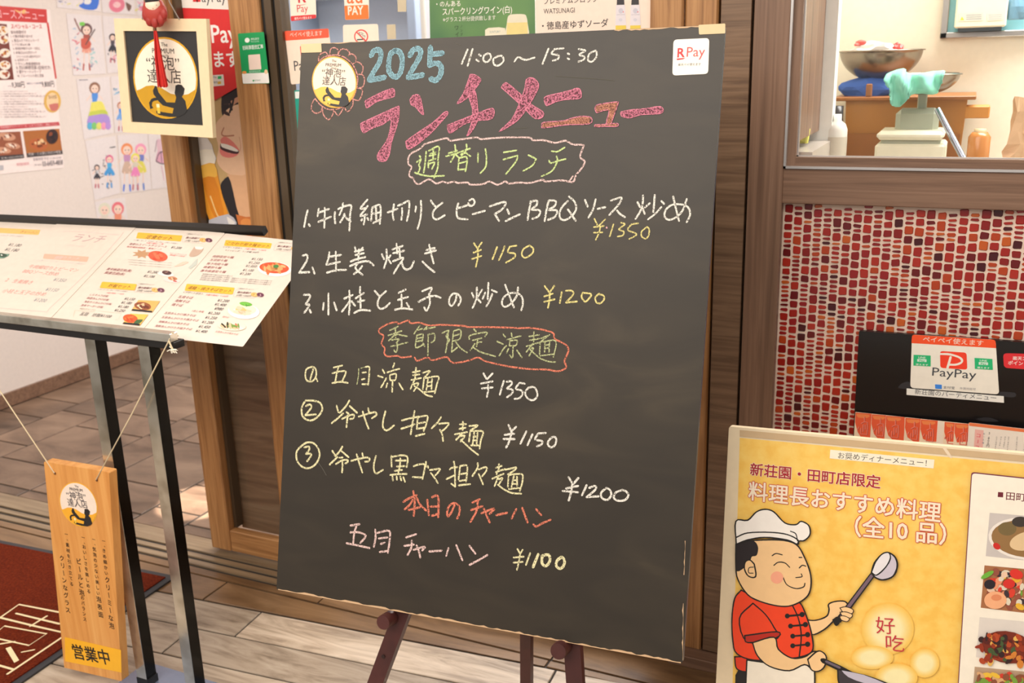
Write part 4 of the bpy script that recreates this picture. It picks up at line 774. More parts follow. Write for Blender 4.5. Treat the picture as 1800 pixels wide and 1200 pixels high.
for i in range(4): p.text('新荘園の担々麺は自家製ごま風味！胡麻をたっぷり使い濃厚な味わいの人気麺です' if i else '新荘園の担々麺はお好みの濃さで', (668-8*i, 520+17*i), ((1330 if i else 950)-8*i, 520+17*i + (50 if i else 22)), (120, 116, 116), .9)
food(p, 1347, 470, 158, 68, 1, (240, 236, 230), [(240, 236, 230)], 2, 4); p.up(); food(p, 1345, 458, 140, 52, 2, (226, 84, 50), [(236, 110, 60), (214, 150, 90), (226, 176, 120)], 14, 4); food(p, 1348, 462, 80, 28, 5, (214, 164, 104), [(190, 130, 70), (150, 90, 50)], 10, 4); p.ell(1362, 445, 26, 16, M_gn)
header(p, [(525, 608), (975, 645), (955, 708), (505, 672)], '湯麺・焼きそばセット', (528, 656), (935, 690))
p.text('＜デザート付き＞', (485, 693), (672, 712), M_gy); p.text('大盛り無料！＋100円', (698, 716), (905, 734), (236, 90, 100)); option(p, 960, 652)
for s_, x, y, l in (('五目そば', 440, 738, 135), ('海鮮そば', 408, 775, 135), ('鶏そば', 378, 812, 100), ('五目あんかけ焼きそば', 312, 888, 290), ('五目あんかけカタ焼きそば', 284, 928, 345), ('海鮮あんかけ焼きそば', 255, 970, 285), ('海鮮あんかけカタ焼きそば', 222, 1010, 345)): p.text(s_, (x, y), (x+l, y+l*.10), M_r, .95)
p.text('1辛と辛味', (572, 870), (680, 880), (170, 90, 90))
for s_, x, y in (('¥1,200', 806, 775), ('¥1,400', 778, 812), ('¥980', 776, 852), ('¥1,200', 718, 893), ('¥1,250', 690, 935), ('¥1,200', 658, 978), ('¥1,450', 628, 1020), ('¥1,400', 600, 1062)): p.text(s_, (x, y), (x+(82 if len(s_) < 6 else 108), y+8), M_gy, 1.1)
food(p, 1060, 868, 150, 72, 7, (236, 234, 228), [(232, 230, 224)], 2, 4); p.up(); food(p, 1050, 848, 128, 52, 8, (240, 226, 196), [(246, 236, 220), (232, 200, 170), (214, 190, 120)], 12, 4); food(p, 1080, 800, 60, 20, 9, (110, 180, 70), [(130, 200, 80), (80, 150, 60)], 8); food(p, 1045, 880, 86, 20, 10, (236, 206, 180), [(226, 180, 150)], 6)
p.text('鶏そば', (858, 924), (915, 932), (190, 80, 80)); p.text('五目あんかけ焼きそば', (790, 1062), (1002, 1092), (170, 90, 90))
food(p, 950, 1008, 132, 42, 12, (232, 220, 200), [(60, 60, 44), (236, 190, 150), (120, 150, 70), (226, 120, 90), (240, 230, 214)], 20, 4)
p.build('print', t)
t, p = menu('menu_sheet', Q3, .0012, 'laminated set menu with red prawn picture, second sheet left of the blackboard')
header(p, [(68, 127), (487, 157), (470, 214), (50, 184)], '定食セット', (135, 184), (378, 198))
p.text('＜ご飯・スープ・サラダ・ザーサイ・デザート付き＞', (22, 204), (440, 238), M_gy, .9); p.text('大盛り無料！ご飯', (140, 232), (302, 244), (236, 90, 100)); option(p, 478, 142)
p.text('海老のスイートチリソース', (-20, 244), (330, 272), M_r, .95); p.text('¥1,200', (372, 278), (468, 286), M_gy, 1.1); p.text('新登場食感野菜・香味ソース', (-40, 268), (285, 294), (190, 80, 80), .8)
r = random.Random(5); c_ = (105, 325); p.poly([(c_[0]+math.cos(k*.3927)*(95 if k % 2 else 52), c_[1]+math.sin(k*.3927)*(44 if k % 2 else 24)+6) for k in range(16)], (196, 150, 110))
food(p, 256, 352, 92, 48, 6, (226, 96, 66), [(236, 120, 84), (214, 76, 50)], 14)
p.text('スイートチリソース', (362, 328), (520, 346), (236, 110, 110), .9); p.text('海老盛り＋250円', (362, 344), (500, 360), (236, 110, 110), .9)
p.P('600 262 682 272 655 325 600 355 548 345', (200, 170, 150), 3); p.P('604 262 682 268 664 290 610 285', (236, 232, 226), 2); p.P('540 460 628 372 622 430 560 474', (196, 200, 190)); p.P('405 450 490 405 545 408 480 440', (236, 200, 180), 2)
for i in range(3): p.text('さわやかな甘さと酸味のあるソースをからめた海老のチリソースです', (-30+6*i, 388+22*i), (385-4*i, 420+22*i), (120, 116, 116), .85)
p.text('激辛麻婆豆腐(黒)', (-230, 480), (0, 500), M_r); p.text('麻婆豆腐(赤)', (-250, 515), (-65, 532), M_r)
p.text('¥1,200', (150, 508), (248, 516), M_gy, 1.1); p.text('¥1,100', (115, 548), (215, 556), M_gy, 1.1)
food(p, 328, 520, 80, 22, 1, (236, 230, 224), [(230, 226, 220)], 1); p.up(); food(p, 340, 508, 45, 20, 13, (90, 60, 60), [(60, 40, 44), (150, 110, 100)], 8); food(p, 385, 578, 80, 22, 1, (226, 214, 208), [(200, 80, 80)], 1); food(p, 395, 562, 44, 18, 14, (196, 130, 90), [(150, 80, 60), (230, 190, 150)], 8)
header(p, [(-265, 592), (60, 615), (42, 674), (-290, 650)], '炒飯セット', (-215, 640), (-10, 656))
p.text('＜スープ・ザーサイ・デザート付き＞', (-310, 668), (-30, 690), M_gy, .9); p.text('大盛り無料！＋100円', (-230, 700), (-70, 714), (236, 90, 100)); option(p, 30, 612)
for s_, x, y, l in (('しらす入り炒飯', -385, 720, 170), ('麻婆あんかけ炒飯', -415, 752, 205), ('海老チリあんかけ炒飯', -440, 786, 255), ('激辛マーボー炒飯', -470, 820, 205)): p.text(s_, (x, y), (x+l, y+l*.1), M_r, .95)
for s_, x, y in (('¥1,150', -65, 762), ('¥1,180', -95, 798), ('¥1,180', -125, 835), ('¥1,250', -158, 870)): p.text(s_, (x, y), (x+96, y+8), M_gy, 1.1)
p.P('75 765 278 775 205 880 8 862', (222, 176, 100)); food(p, 115, 822, 80, 38, 15, (150, 84, 50), [(220, 180, 140), (110, 50, 34), (236, 210, 170)], 18); p.P('22 850 205 868 202 882 8 864', (34, 34, 38))
p.P('0 893 168 902 88 1005 -72 985', (236, 190, 90)); food(p, 0, 940, 70, 40, 16, (222, 90, 44), [(236, 120, 60), (206, 70, 30)], 12); p.P('60 950 118 950 88 985 30 985', (70, 100, 60), 2); p.P('-60 975 92 990 86 1006 -74 988', (34, 34, 38))
p.text('本日のチャーハン', (-480, 850), (-330, 866), (140, 110, 90), .9); p.text('五目　炒飯¥1100', (-480, 905), (-190, 932), M_gy, 1.05)
for l in ((-520, 865, -535, 920), (-300, 868, -85, 892, -110, 945, -140, 950), (-520, 862, -330, 876)): p.line(list(zip(l[0::2], l[1::2])), 1.8, (200, 170, 140), 0)
p.build('print', t)
t, p = menu('menu_sheet', Q2, .0024, 'glossy laminated lunch sheet with faded red writing and a wavy pink border')
p.tf = (0, 380, 5.454)  # ink colours paled to hold the bright reflection on this sheet
p.text('ランチ', (680, 240), (975, 262), (196, 160, 160), 1.0); p.text('11:00〜15:00', (640, 292), (800, 302), (226, 206, 200), .9); p.rr([(430, 366), (858, 395), (838, 445), (415, 412)], .004, (244, 180, 156)); p.up(); p.text('週替りランチ', (520, 412), (750, 428), (226, 200, 200))
p.text('＜ご飯・スープ・ザーサイ・デザート付き＞', (345, 432), (810, 472), (210, 200, 200), .9)
for s_, a, b in (('牛肉細切りとピーマン', (270, 500), (740, 540)), ('BBQソース炒め', (215, 545), (550, 578)), ('生姜焼き', (118, 640), (300, 658)), ('小柱と玉子の炒め', (20, 735), (430, 772)), ('2', (48, 630), (70, 632))): p.text(s_, a, b, (220, 150, 140), .95)
for s_, a, b in (('¥1350', (505, 628), (622, 638)), ('¥1150', (430, 722), (550, 732)), ('¥1200', (318, 822), (436, 832))): p.text(s_, a, b, (150, 152, 156), 1.1)
p.line([(1180, 165), (1160, 200), (870, 520), (480, 890), (430, 920), (100, 895), (-250, 860)], 3, (220, 180, 180), 2); p.line([(1150, 185), (700, 150), (600, 160)], 3, (226, 196, 196), 2)
p.build('print', t)
t, p = menu('menu_sheet', Q1, .0004, 'laminated fried rice menu at the left edge of the photo, under the lunch sheet')
p.tf = (0, 380, 5.454)
p.rr([(-150, 105), (390, 132), (370, 180), (-180, 152)], .004, (246, 190, 110)); p.up(); p.text('チャーハン', (190, 160), (350, 170), (140, 90, 60))
p.text('＜スープ・デザート付き＞', (0, 190), (220, 202), (150, 150, 150)); p.text('¥1,180', (35, 332), (165, 342), M_gy); p.text('¥1,180', (70, 285), (190, 295), M_gy)
p.P('-40 360 95 362 40 405 -60 400', (120, 150, 130), 2); food(p, 20, 375, 50, 20, 3, (60, 90, 70), [(230, 230, 220), (60, 70, 60)], 8); p.build('print', t)
o = plate(PM.off(.0035), [(255, 388), (405, 399), (398, 403), (250, 392)], .0006, flat((240, 236, 232), .3), 'paper_slip', front=0); tag(o, 'thin white and red paper slip behind the top of the prawn menu', 'slip')

# ================================================================== WOODEN OPEN SIGN ON STRINGS
PS = Plane(atY(130, 1000, 1.535), (0, -1, 0), (1, 0, 0)); TS = (60, 790, 2.927)
ws = thing('wooden_sign', PS.hit((160, 1180)), 'orange cedar plank sign with black brush lettering hanging below the menu stand', 'sign')
plate(PS, [(77, 811), (191.5, 830), (214, 1197), (113, 1173)], .024, M_cedar, 'plank', ws, .004)
p = Print(PS, TS); badge(p, (229, 281), (97, 13), (10, 114), (246, 186, 60), (246, 228, 212), (246, 178, 50), .04, (80, 76, 84)); p.build('badge_print', ws)
p = Print(PS, TS); BK = (46, 34, 26)
p.rr([(158, 963), (447, 1030), (450, 1146), (160, 1088)], .0006, (252, 184, 40)); p.up(); p.text('営業中', (208, 1066), (394, 1102), (30, 26, 24), 1, .03); p.build('yellow_label', ws)
p = Print(PS, TS)
for s_, a, b, z_ in (('一、', (166, 435), (170, 458), 16), ('素材を引き立てる', (172, 490), (193, 690), 17), ('クリーンなグラス', (143, 558), (174, 825), 23), ('一、', (253, 452), (258, 475), 16), ('おいしさを楽しめる', (258, 500), (281, 728), 17), ('ビールと泡', (231, 575), (245, 735), 25), ('のバランス', (249, 762), (261, 872), 17), ('一、', (307, 462), (312, 482), 16), ('気泡の少ない美しい', (310, 512), (330, 738), 17), ('泡表面', (333, 770), (343, 848), 24), ('一、', (358, 470), (362, 492), 16), ('きめ細かい', (360, 520), (372, 635), 17), ('クリーミーな泡', (377, 670), (399, 905), 25)): p.vtext(s_, a, b, z_, BK, .022)
p.build('brush_lettering', ws)
M_str = flat((226, 206, 170), .9)
for h_, tgt, nme in (((97, 831.5), (-58, 598), 'a'), ((170.5, 843.5), (307, 604), 'b')):
    A = PS.hit(h_) + Vector((0, -.001, 0)); B = atY(tgt[0], tgt[1], YR-.010)
    if nme == 'b': B = Vector((XR-.002, YR-.011, ZR-.012))
    pts = [A + Vector((0, .006, 0)), A + Vector((0, -.0015, .002)), A.lerp(B, .5) + Vector((0, 0, -.003)), B, B + Vector((.001, .012, .017)), B + Vector((0, .03, .004))]
    MB().tube(pts, .0016, M_str, 6).build('string', ws)
    MB().tube([A + Vector((0, .002, 0)), A + Vector((0, -.0008, 0))], .0032, flat((110, 66, 34), .6), 12).build('hole', ws)
kn = MB(); r = random.Random(2); B = Vector((XR+.007, YR-.012, ZR-.030))
for i in range(16):
    d_ = Vector((r.uniform(-.8, 1), r.uniform(-1, .3), r.uniform(-1.2, 1))).normalized()*r.uniform(.006, .014); kn.tube([B, B+d_*.6+Vector((0, 0, r.uniform(-.002, .002))), B+d_], .0012, flat((240, 232, 214), .9), 5)
kn.tube([Vector((XR-.002, YR-.011, ZR-.012)), B], .002, M_str, 6); kn.build('frayed_knot', ws)

# ================================================================== DOOR MAT
M_mat = grain('rust_brown_mat_pile', (70, 22, 10), (100, 34, 14), (122, 48, 20), (160, 160, 30), .95, .5, .1, bump=.5)
def zp(x, y, z=0): v = atZ(x, y, z); return (v.x, v.y)
rx, ry = -2.172, 2.052
mat = thing('door_mat', (-2.7, 1.6, 0), 'rust brown door mat with cream seal emblem and black rubber border', 'mat')
sk = math.tan(math.radians(3.0))
def mquad(i): return [(-3.5, ry-1.33*sk-i), (rx-i, ry-i), (rx+.035-i, .85), (-3.5, .80)]
MB().prism([(a, b, .0066) for a, b in mquad(0)], (0, 0, -.0062), flat((50, 50, 54), .6)).build('rubber_border', mat)
MB().prism([(a, b, .0105) for a, b in mquad(.022)], (0, 0, -.0045), M_mat).build('pile', mat)
PF = Plane((0, 0, .0108), (0, 0, 1), (1, 0, 0)); p = Print(PF, (0, 920, 3.913)); CR = flat((236, 214, 170), .95)
for l, w_ in (('-60 690 130 556 420 612', 26), ('112 618 410 690', 26), ('322 636 208 706', 24), ('-60 632 240 705 430 748', 24), ('-60 780 30 704 320 758 200 838 -40 786', 22), ('-60 838 100 812', 22), ('150 884 235 868', 20), ('-60 960 88 1002', 26), ('52 1034 430 780', 26), ('440 820 700 870', 24), ('-60 720 -200 700', 24)): p.line(l, w_*.66, CR, 0)
p.P('38 858 74 846 132 940 98 958', CR); p.build('cream_emblem', mat)

# ================================================================== FRAMED BEER SIGN, DOLL AND TASSEL
PH = Plane(atY(288, 137, 2.06), (.03, -1, 0), (1, .03, 0)); T3 = (0, 0, 3)
hs = thing('framed_sign', PH.hit((300, 236)), 'square cream framed beer sign with black mount hanging before the wooden post', 'sign')
O = [(600, 97), (1086, 99), (1123, 727), (648, 697)]; I = [(650, 163), (1035, 165), (1070, 662), (692, 643)]
pq = Print(PH, T3); mbf = MB(); M_crf = flat((240, 216, 176), .5)
Oq, Iq = [pq.q(a) for a in O], [pq.q(a) for a in I]
for i in range(4): mbf.prism([PH.w(q) for q in (Oq[i], Oq[(i+1) % 4], Iq[(i+1) % 4], Iq[i])], PH.n*-.014, M_crf)
mbf.build('frame', hs)
MB().prism([PH.w(q, -.005) for q in Iq], PH.n*-.006, flat((44, 42, 42), .5)).build('mount', hs)
p = Print(PH, T3); p.h = -.0046; badge(p, (866, 411), (170, 5), (6, 216), (222, 166, 24), (246, 236, 216), (206, 154, 20), .045, (70, 66, 60)); p.build('badge_print', hs)
M_cord = flat((150, 140, 130), .6)
for pts in ([(262, -60), (256, 5), (250, 34)], [(280, -60), (298, 4), (315, 34)]):
    P_ = [PH.off(.002).hit(a) for a in pts]; MB().tube(P_, .0016, M_cord, 6).build('hanging_cord', hs)
dl = thing('doll_charm', PH.off(.03).hit((272, 44)), 'small red papier-mache doll charm with long red tassel before the framed sign', 'ornament')
PD = PH.off(.028); cD = PD.hit((272, 22)); s_ = (PD.hit((291, 22)) - cD).length
def ball(c, sx, sy, sz, mat, name, par, ruffle=0, seg=24):
    bm = bmesh.new(); bmesh.ops.create_uvsphere(bm, u_segments=seg, v_segments=seg//2, radius=1)
    for v in bm.verts:
        k = 1 + ruffle*math.sin(math.atan2(v.co.z, v.co.x)*9)*(.5+.5*abs(v.co.y)); v.co = Vector((c.x + v.co.x*sx*k, c.y + v.co.y*sy, c.z + v.co.z*sz*k))
    bm.verts.index_update(); o = MB().add([v.co[:] for v in bm.verts], [[v.index for v in f.verts] for f in bm.faces], mat, True).build(name, par); bm.free(); return o
ball(cD, s_, s_*.7, s_*1.05, flat((182, 62, 50), .5), 'robe', dl, .07)
fc = PD.off(.010).hit((269, 10)); ball(fc, s_*.62, s_*.45, s_*.60, flat((244, 222, 196), .45), 'face', dl)
ball(PD.off(.011).hit((267, 1)), s_*.58, s_*.42, s_*.36, flat((30, 26, 26), .4), 'hair', dl)
for a in ((263, 9), (275, 9)): ball(PD.off(.0225).hit(a), .0016, .0012, .0008, flat((50, 30, 30), .5), 'eye', dl, 0, 8)
ball(PD.off(.0225).hit((269, 15)), .0014, .0012, .0012, flat((200, 50, 40), .5), 'mouth', dl, 0, 8)
for a in ((262, 36), (272, 39), (283, 34), (256, 27), (288, 24)): ball(PD.off(.016).hit(a), s_*.30, s_*.2, s_*.42, flat((166, 48, 40), .5), 'robe_fold', dl, 0, 12)
MB().tube([PD.off(.008).hit((272, 40)), PD.off(.006).hit((272, 54))], [.0035, .005], flat((130, 90, 60), .6), 10).build('bead', dl)
tm = MB(); r = random.Random(8); M_red = flat((222, 44, 30), .7); M_red2 = flat((200, 30, 24), .7)
for i in range(34):
    k = (i/33)*2-1; y = r.uniform(-.004, .004); top = PD.off(.006+y).hit((273 + k*2.2, 54)); mid = PD.off(.006+y*1.5).hit((279 + k*6, 104)); bot = PD.off(.006+y*2).hit((286.5 + k*8.5, 152 + r.uniform(-2, 2)))
    tm.tube([top, mid, bot], [.0012, .0016, .0014], M_red if i % 3 else M_red2, 5)
tm.build('tassel', dl)
MB().tube([PD.hit((262, 0)), PD.hit((258, -60))], .0012, M_cord, 6).build('cord', dl)

# ================================================================== SIDE WALL: COURSE POSTER AND CHILDREN'S DRAWINGS
PW = Plane((-4.149, 3, 1), (1, 0, 0), (0, 1, 0))
def paper(pl, quad, col, name, label, cat, group=None, tf=(0, 0, 1), thick=.0008, r=0.0):
    t = thing(name, pl.hit((tf[0]+quad[3][0]/tf[2], tf[1]+quad[3][1]/tf[2])), label, cat, group)
    sh = plate(pl, quad, thick, flat(col, .55), 'sheet', t, r, None, None, thick+.0006, tf); p = Print(pl, tf, .00015); p.h = thick + .0010; return sh, p
t, p = paper(PW, [(-60, 7), (87, 17), (112, 295), (-60, 312)], (246, 230, 224), 'course_poster', 'party course menu poster with red header and food photos on the white wall', 'poster')
p.tf = (0, 0, 3.75); RD = (206, 60, 56)
p.P('-220 22 305 62 312 152 -220 128', RD); p.P('90 60 130 75 160 62 175 90 120 84', (240, 190, 120), 2); p.up()
p.text('宴会コースメニュー', (-130, 112), (292, 132), (176, 40, 50), 1.25, .03); p.up(); p.text('宴会コースメニュー', (-130, 111), (292, 130), (250, 190, 190), 1.25)
p.P('305 150 318 150 372 515 362 520', RD, 0)
p.P('-60 150 42 160 90 525 -60 530', (120, 56, 44)); p.up(); r = random.Random(31)
for a in ((20, 260), (30, 350), (30, 430), (25, 490), (15, 200)): food(p, a[0], a[1], 38, 30, int(a[1]), (240, 228, 214), [(190, 110, 50), (160, 70, 40), (220, 170, 90)], 8)
p.text('スペシャル・コース', (72, 188), (275, 188), (214, 50, 60), 1.3, .01)
for s_, x, y, l in (('1. 七種冷菜盛り合わせ', 70, 248, 142), ('2. 蟹玉入りフカヒレスープ', 76, 276, 180), ('3. アワビ煮込み二種', 80, 302, 116), ('4. 車海老特製マヨネーズ和え', 84, 328, 178), ('5. 本場仕込み北京ダック', 88, 355, 152), ('　スペシャル点心盛合せ仕立て', 105, 380, 162), ('6. 北京ダック', 98, 404, 86), ('7. 牛ヒレ肉黒胡椒炒め', 102, 430, 162), ('8. 四川麻婆豆腐 (白飯付き)', 106, 456, 226), ('9. 蟹チャーハンスープ', 108, 482, 162), ('10. フルーツ入り杏仁豆腐', 114, 508, 172), ('飲み放題付き', 70, 222, 100)): p.text(s_, (x, y), (x+l, y-2), (120, 100, 104), 1.15)
p.text('お一人様', (50, 570), (76, 570), (90, 110, 130)); p.text('9,300円', (78, 576), (160, 574), (70, 70, 80), 1.5); p.text('2時間プレミアム飲み放題', (175, 556), (270, 552), (90, 110, 140), 1.4); p.text('9,800円', (275, 572), (356, 570), (70, 70, 80), 1.5)
for i in range(11): p.text('コース料理ご利用のお客様は前日までに予約をお願い致します', (0, 606+17*i), (180 + 60*(i % 3) + (0 if i < 9 else 60), 604+17*i), (170, 160, 160), 1.1)
p.ell(343, 668, 56, 74, (226, 180, 90)); p.up(); p.ell(343, 668, 40, 58, (240, 206, 160)); p.P('320 690 380 680 375 725 335 730', (206, 120, 110), 2); p.text('飲み放題', (318, 650), (372, 648), (120, 70, 50), 1.6)
p.P('-60 833 385 803 392 826 -60 860', (196, 60, 70), 0); p.up(); p.text('完全個室からパーティールームまでお気軽にご相談ください', (0, 846), (380, 822), (246, 210, 206), 1.0)
p.P('-60 874 130 866 156 1040 -60 1062', (150, 84, 56)); p.P('148 864 388 848 410 1014 176 1036', (176, 106, 52)); p.up()
for a in ((40, 900, 60, 26), (80, 960, 50, 20), (20, 990, 50, 20)): food(p, *a[:2], a[2], a[3], a[1], (206, 150, 120), [(240, 220, 200), (120, 50, 40)], 9)
food(p, 250, 950, 62, 38, 77, (186, 100, 56), [(226, 170, 120), (120, 60, 30), (236, 200, 150)], 12); food(p, 340, 900, 40, 50, 78, (60, 36, 36), [(140, 70, 40), (40, 30, 34)], 8)
p.P('-60 1030 152 1015 156 1040 -60 1062', (60, 52, 54)); p.P('172 1010 406 990 410 1014 176 1036', (60, 52, 54)); p.up(); p.text('落ち着いた宴会の出来る個室', (5, 1048), (148, 1034), (220, 210, 206)); p.text('円卓・少人数に対応の個室', (185, 1026), (398, 1008), (220, 210, 206))
p.P('-60 1090 18 1088 20 1120 -60 1128', (190, 186, 190)); p.text('新荘園 田町店', (108, 1092), (188, 1084), (220, 130, 140), 1.4); p.text('ご予約 お問合せ', (220, 1092), (270, 1088), (110, 100, 110), 1.3); p.text('03-6459-4858', (278, 1096), (412, 1084), (90, 84, 96), 1.6)
p.text('営業時間 平日 11:30-22:00', (215, 1058), (400, 1044), (150, 140, 150)); p.build('print', t)

TD = (110, 0, 3)
SK, PK, BL, YE, GR, PU = (246, 214, 196), (240, 140, 170), (90, 150, 226), (236, 226, 110), (150, 210, 110), (180, 150, 220)
def girl(p, cx, top, h, hair, dress, hem=None, legs=True, wide=.30, boots=None):
    """a child's pencil-and-crayon figure: head, hair, dress, arms, legs"""
    r = h*.10; L = lambda pts, w_, c: p.line(pts, w_, c, 3)
    p.ell(cx, top+r*1.1, r*1.25, r*1.35, hair, 0, 14); p.up(); p.ell(cx, top+r*1.3, r*.85, r*.95, SK, 0, 12)
    p.up(); p.ell(cx-r*.35, top+r*1.25, r*.12, r*.16, (70, 60, 70), 0, 6); p.ell(cx+r*.35, top+r*1.25, r*.12, r*.16, (70, 60, 70), 0, 6); L([(cx-r*.3, top+r*1.75), (cx, top+r*1.9), (cx+r*.3, top+r*1.75)], 1.6, (220, 120, 120))
    b = top+r*2.3; L([(cx-h*.08, b+h*.03), (cx-h*.18, b+h*.16)], 4, SK); L([(cx+h*.08, b+h*.03), (cx+h*.18, b+h*.14)], 4, SK)
    p.poly([(cx-h*.07, b), (cx+h*.07, b), (cx+h*.05, b+h*.16), (cx-h*.05, b+h*.16)], dress, 2); p.up()
    s0 = b+h*.14; s1 = b+h*.36
    p.poly([(cx-h*.05, s0), (cx+h*.05, s0), (cx+h*wide*.5, s1), (cx, s1+h*.03), (cx-h*wide*.5, s1)], hem or dress, 2)
    if legs:
        for k in (-1, 1): L([(cx+k*h*.05, s1), (cx+k*h*.06, top+h*.94)], 5, SK); L([(cx+k*h*.06, top+h*.86), (cx+k*h*.07, top+h*.98)], 8, boots or (200, 120, 130))
def sketch(p, x0, y0, x1, y1, n, cols, seed, w_=2):
    r = random.Random(seed)
    for i in range(n): a, b = r.uniform(x0, x1), r.uniform(y0, y1); p.line([(a, b), (a+r.uniform(-12, 12), b+r.uniform(-8, 8)), (a+r.uniform(-16, 16), b+r.uniform(-12, 12))], w_, r.choice(cols), 3)
PC = (232, 222, 220)
def drawing(q, label): return paper(PW, q, PC, 'childs_drawing', label, 'drawing', "children's drawings taped to the white wall", TD)
t, p = drawing([(-40, -60), (190, -50), (200, 62), (-28, 40)], "child's drawing cut off at top, large blue crayon shape"); p.P('95 -40 185 -30 180 45 120 50 85 30 110 10', (70, 120, 216), 3); p.up(); p.P('115 -10 150 0 140 22 112 18', (236, 234, 232), 3); sketch(p, -20, -20, 80, 30, 10, [(150, 150, 180), YE], 1); p.build('crayon', t)
t, p = drawing([(200, -50), (372, -44), (382, 78), (210, 66)], "child's drawing cut off at top, round pink crayon shape"); p.ell(285, 25, 42, 40, (232, 130, 150)); p.up(); p.ell(285, 25, 20, 16, (246, 200, 200)); p.P('330 10 362 30 350 60 338 45', (120, 90, 80), 2); sketch(p, 235, -20, 270, 20, 6, [YE, PK], 2); p.build('crayon', t)
t, p = drawing([(384, -44), (520, -40), (530, 86), (394, 80)], "child's drawing cut off at top, pale blue and yellow strokes beside the doll cord"); sketch(p, 395, 0, 430, 60, 10, [(130, 180, 220), YE, PK], 3, 4); p.build('crayon', t)
t, p = drawing([(18, 72), (200, 82), (228, 388), (56, 398)], "child's drawing of a girl in a green hat playing a guitar")
girl(p, 125, 128, 245, (110, 80, 80), (170, 90, 80), (230, 160, 140), True, .2, (196, 110, 100)); p.up(); p.P('95 205 125 200 150 232 128 258 98 250', (206, 96, 80), 3); p.line('120 235 168 155', 5, (100, 80, 80)); p.P('88 118 110 116 116 132 90 136', (130, 206, 90), 2); p.line('62 100 75 130 92 165', 7, (150, 100, 90)); sketch(p, 60, 130, 90, 370, 14, [(236, 110, 130), (150, 190, 220)], 4, 3); sketch(p, 150, 250, 185, 350, 10, [(150, 210, 210), (170, 170, 190)], 5, 3); p.build('crayon', t)
t, p = drawing([(208, 84), (380, 92), (402, 376), (236, 386)], "child's drawing half hidden behind the framed sign, small dark figure"); girl(p, 262, 180, 150, (60, 50, 60), (90, 80, 90), (60, 60, 70), True, .3); sketch(p, 235, 210, 290, 330, 8, [(90, 90, 100), PK], 6, 3); p.build('crayon', t)
t, p = drawing([(72, 418), (245, 404), (268, 700), (112, 735)], "child's drawing of a girl in a tiered rainbow ball gown")
girl(p, 168, 438, 235, (150, 110, 90), BL, BL, False, .12); p.up(); p.P('150 540 205 535 225 590 195 605 145 600', YE, 3); p.up(); p.P('140 590 225 580 235 625 190 640 135 628', (200, 210, 90), 3); p.up(); p.P('135 612 230 602 248 660 190 672 130 655', PU, 3); p.up()
for x, c_ in ((142, (100, 180, 220)), (165, (130, 200, 120)), (190, (226, 220, 120)), (215, (240, 160, 190)), (238, (190, 150, 220))): p.ell(x, 664, 15, 20, c_, 0, 10)
p.line('85 422 130 420', 3, (150, 140, 150)); p.build('crayon', t)
t, p = drawing([(252, 404), (400, 396), (420, 690), (276, 700)], "child's drawing half hidden behind the framed sign, figure in blue"); girl(p, 305, 540, 150, (190, 120, 90), BL, (120, 170, 230), True, .3); sketch(p, 270, 460, 300, 490, 5, [(140, 190, 220)], 9, 3); p.build('crayon', t)
t, p = drawing([(118, 742), (278, 716), (302, 1018), (168, 1056)], "child's drawing of tumbling figures in blue and pink, lowest left of the sheets")
girl(p, 180, 870, 120, (50, 44, 54), (220, 220, 224), (60, 60, 70)); girl(p, 245, 820, 170, (226, 110, 150), (90, 180, 226), (80, 160, 220), True, .35, (90, 160, 220)); sketch(p, 160, 790, 260, 1000, 16, [(140, 130, 140), (90, 90, 100)], 10, 2.4); p.line('248 778 275 774', 4, (90, 86, 90)); p.build('crayon', t)
t, p = drawing([(288, 712), (446, 705), (468, 1000), (312, 1022)], "child's drawing of three girls with orange, pink and yellow hair"); girl(p, 338, 760, 250, (240, 150, 100), (200, 150, 190), (210, 180, 160), True, .22, (80, 120, 220)); girl(p, 410, 762, 240, (244, 160, 190), (120, 130, 200), (226, 216, 100), True, .26, (90, 130, 210)); p.up(); girl(p, 382, 812, 190, (236, 226, 100), (220, 210, 190), (236, 140, 190), True, .26); p.build('crayon', t)
t, p = drawing([(450, 705), (610, 698), (632, 980), (472, 998)], "child's drawing of a pink dress with dark outlines beside the post"); p.P('495 735 535 735 530 800 500 800', (226, 190, 200), 2); p.P('500 800 530 800 560 850 525 862 490 850', (226, 170, 190), 3); p.up(); p.line('492 850 525 864 560 850 545 815 525 800 505 812 492 850', 4, (90, 80, 90)); p.line('518 805 522 860', 3, (90, 80, 90)); p.line('520 875 535 950', 3, (220, 160, 180)); p.line('542 875 550 948', 3, (220, 160, 180)); p.line('496 740 486 800', 3, (150, 110, 130)); p.build('crayon', t)
t, p = drawing([(168, 1062), (328, 1040), (352, 1240), (196, 1250)], "child's drawing of two faces with pale and red hair just above the menus"); girl(p, 220, 1075, 260, (226, 222, 200), (226, 214, 200), None, False); girl(p, 290, 1070, 260, (232, 120, 130), (236, 150, 120), None, False); p.build('crayon', t)

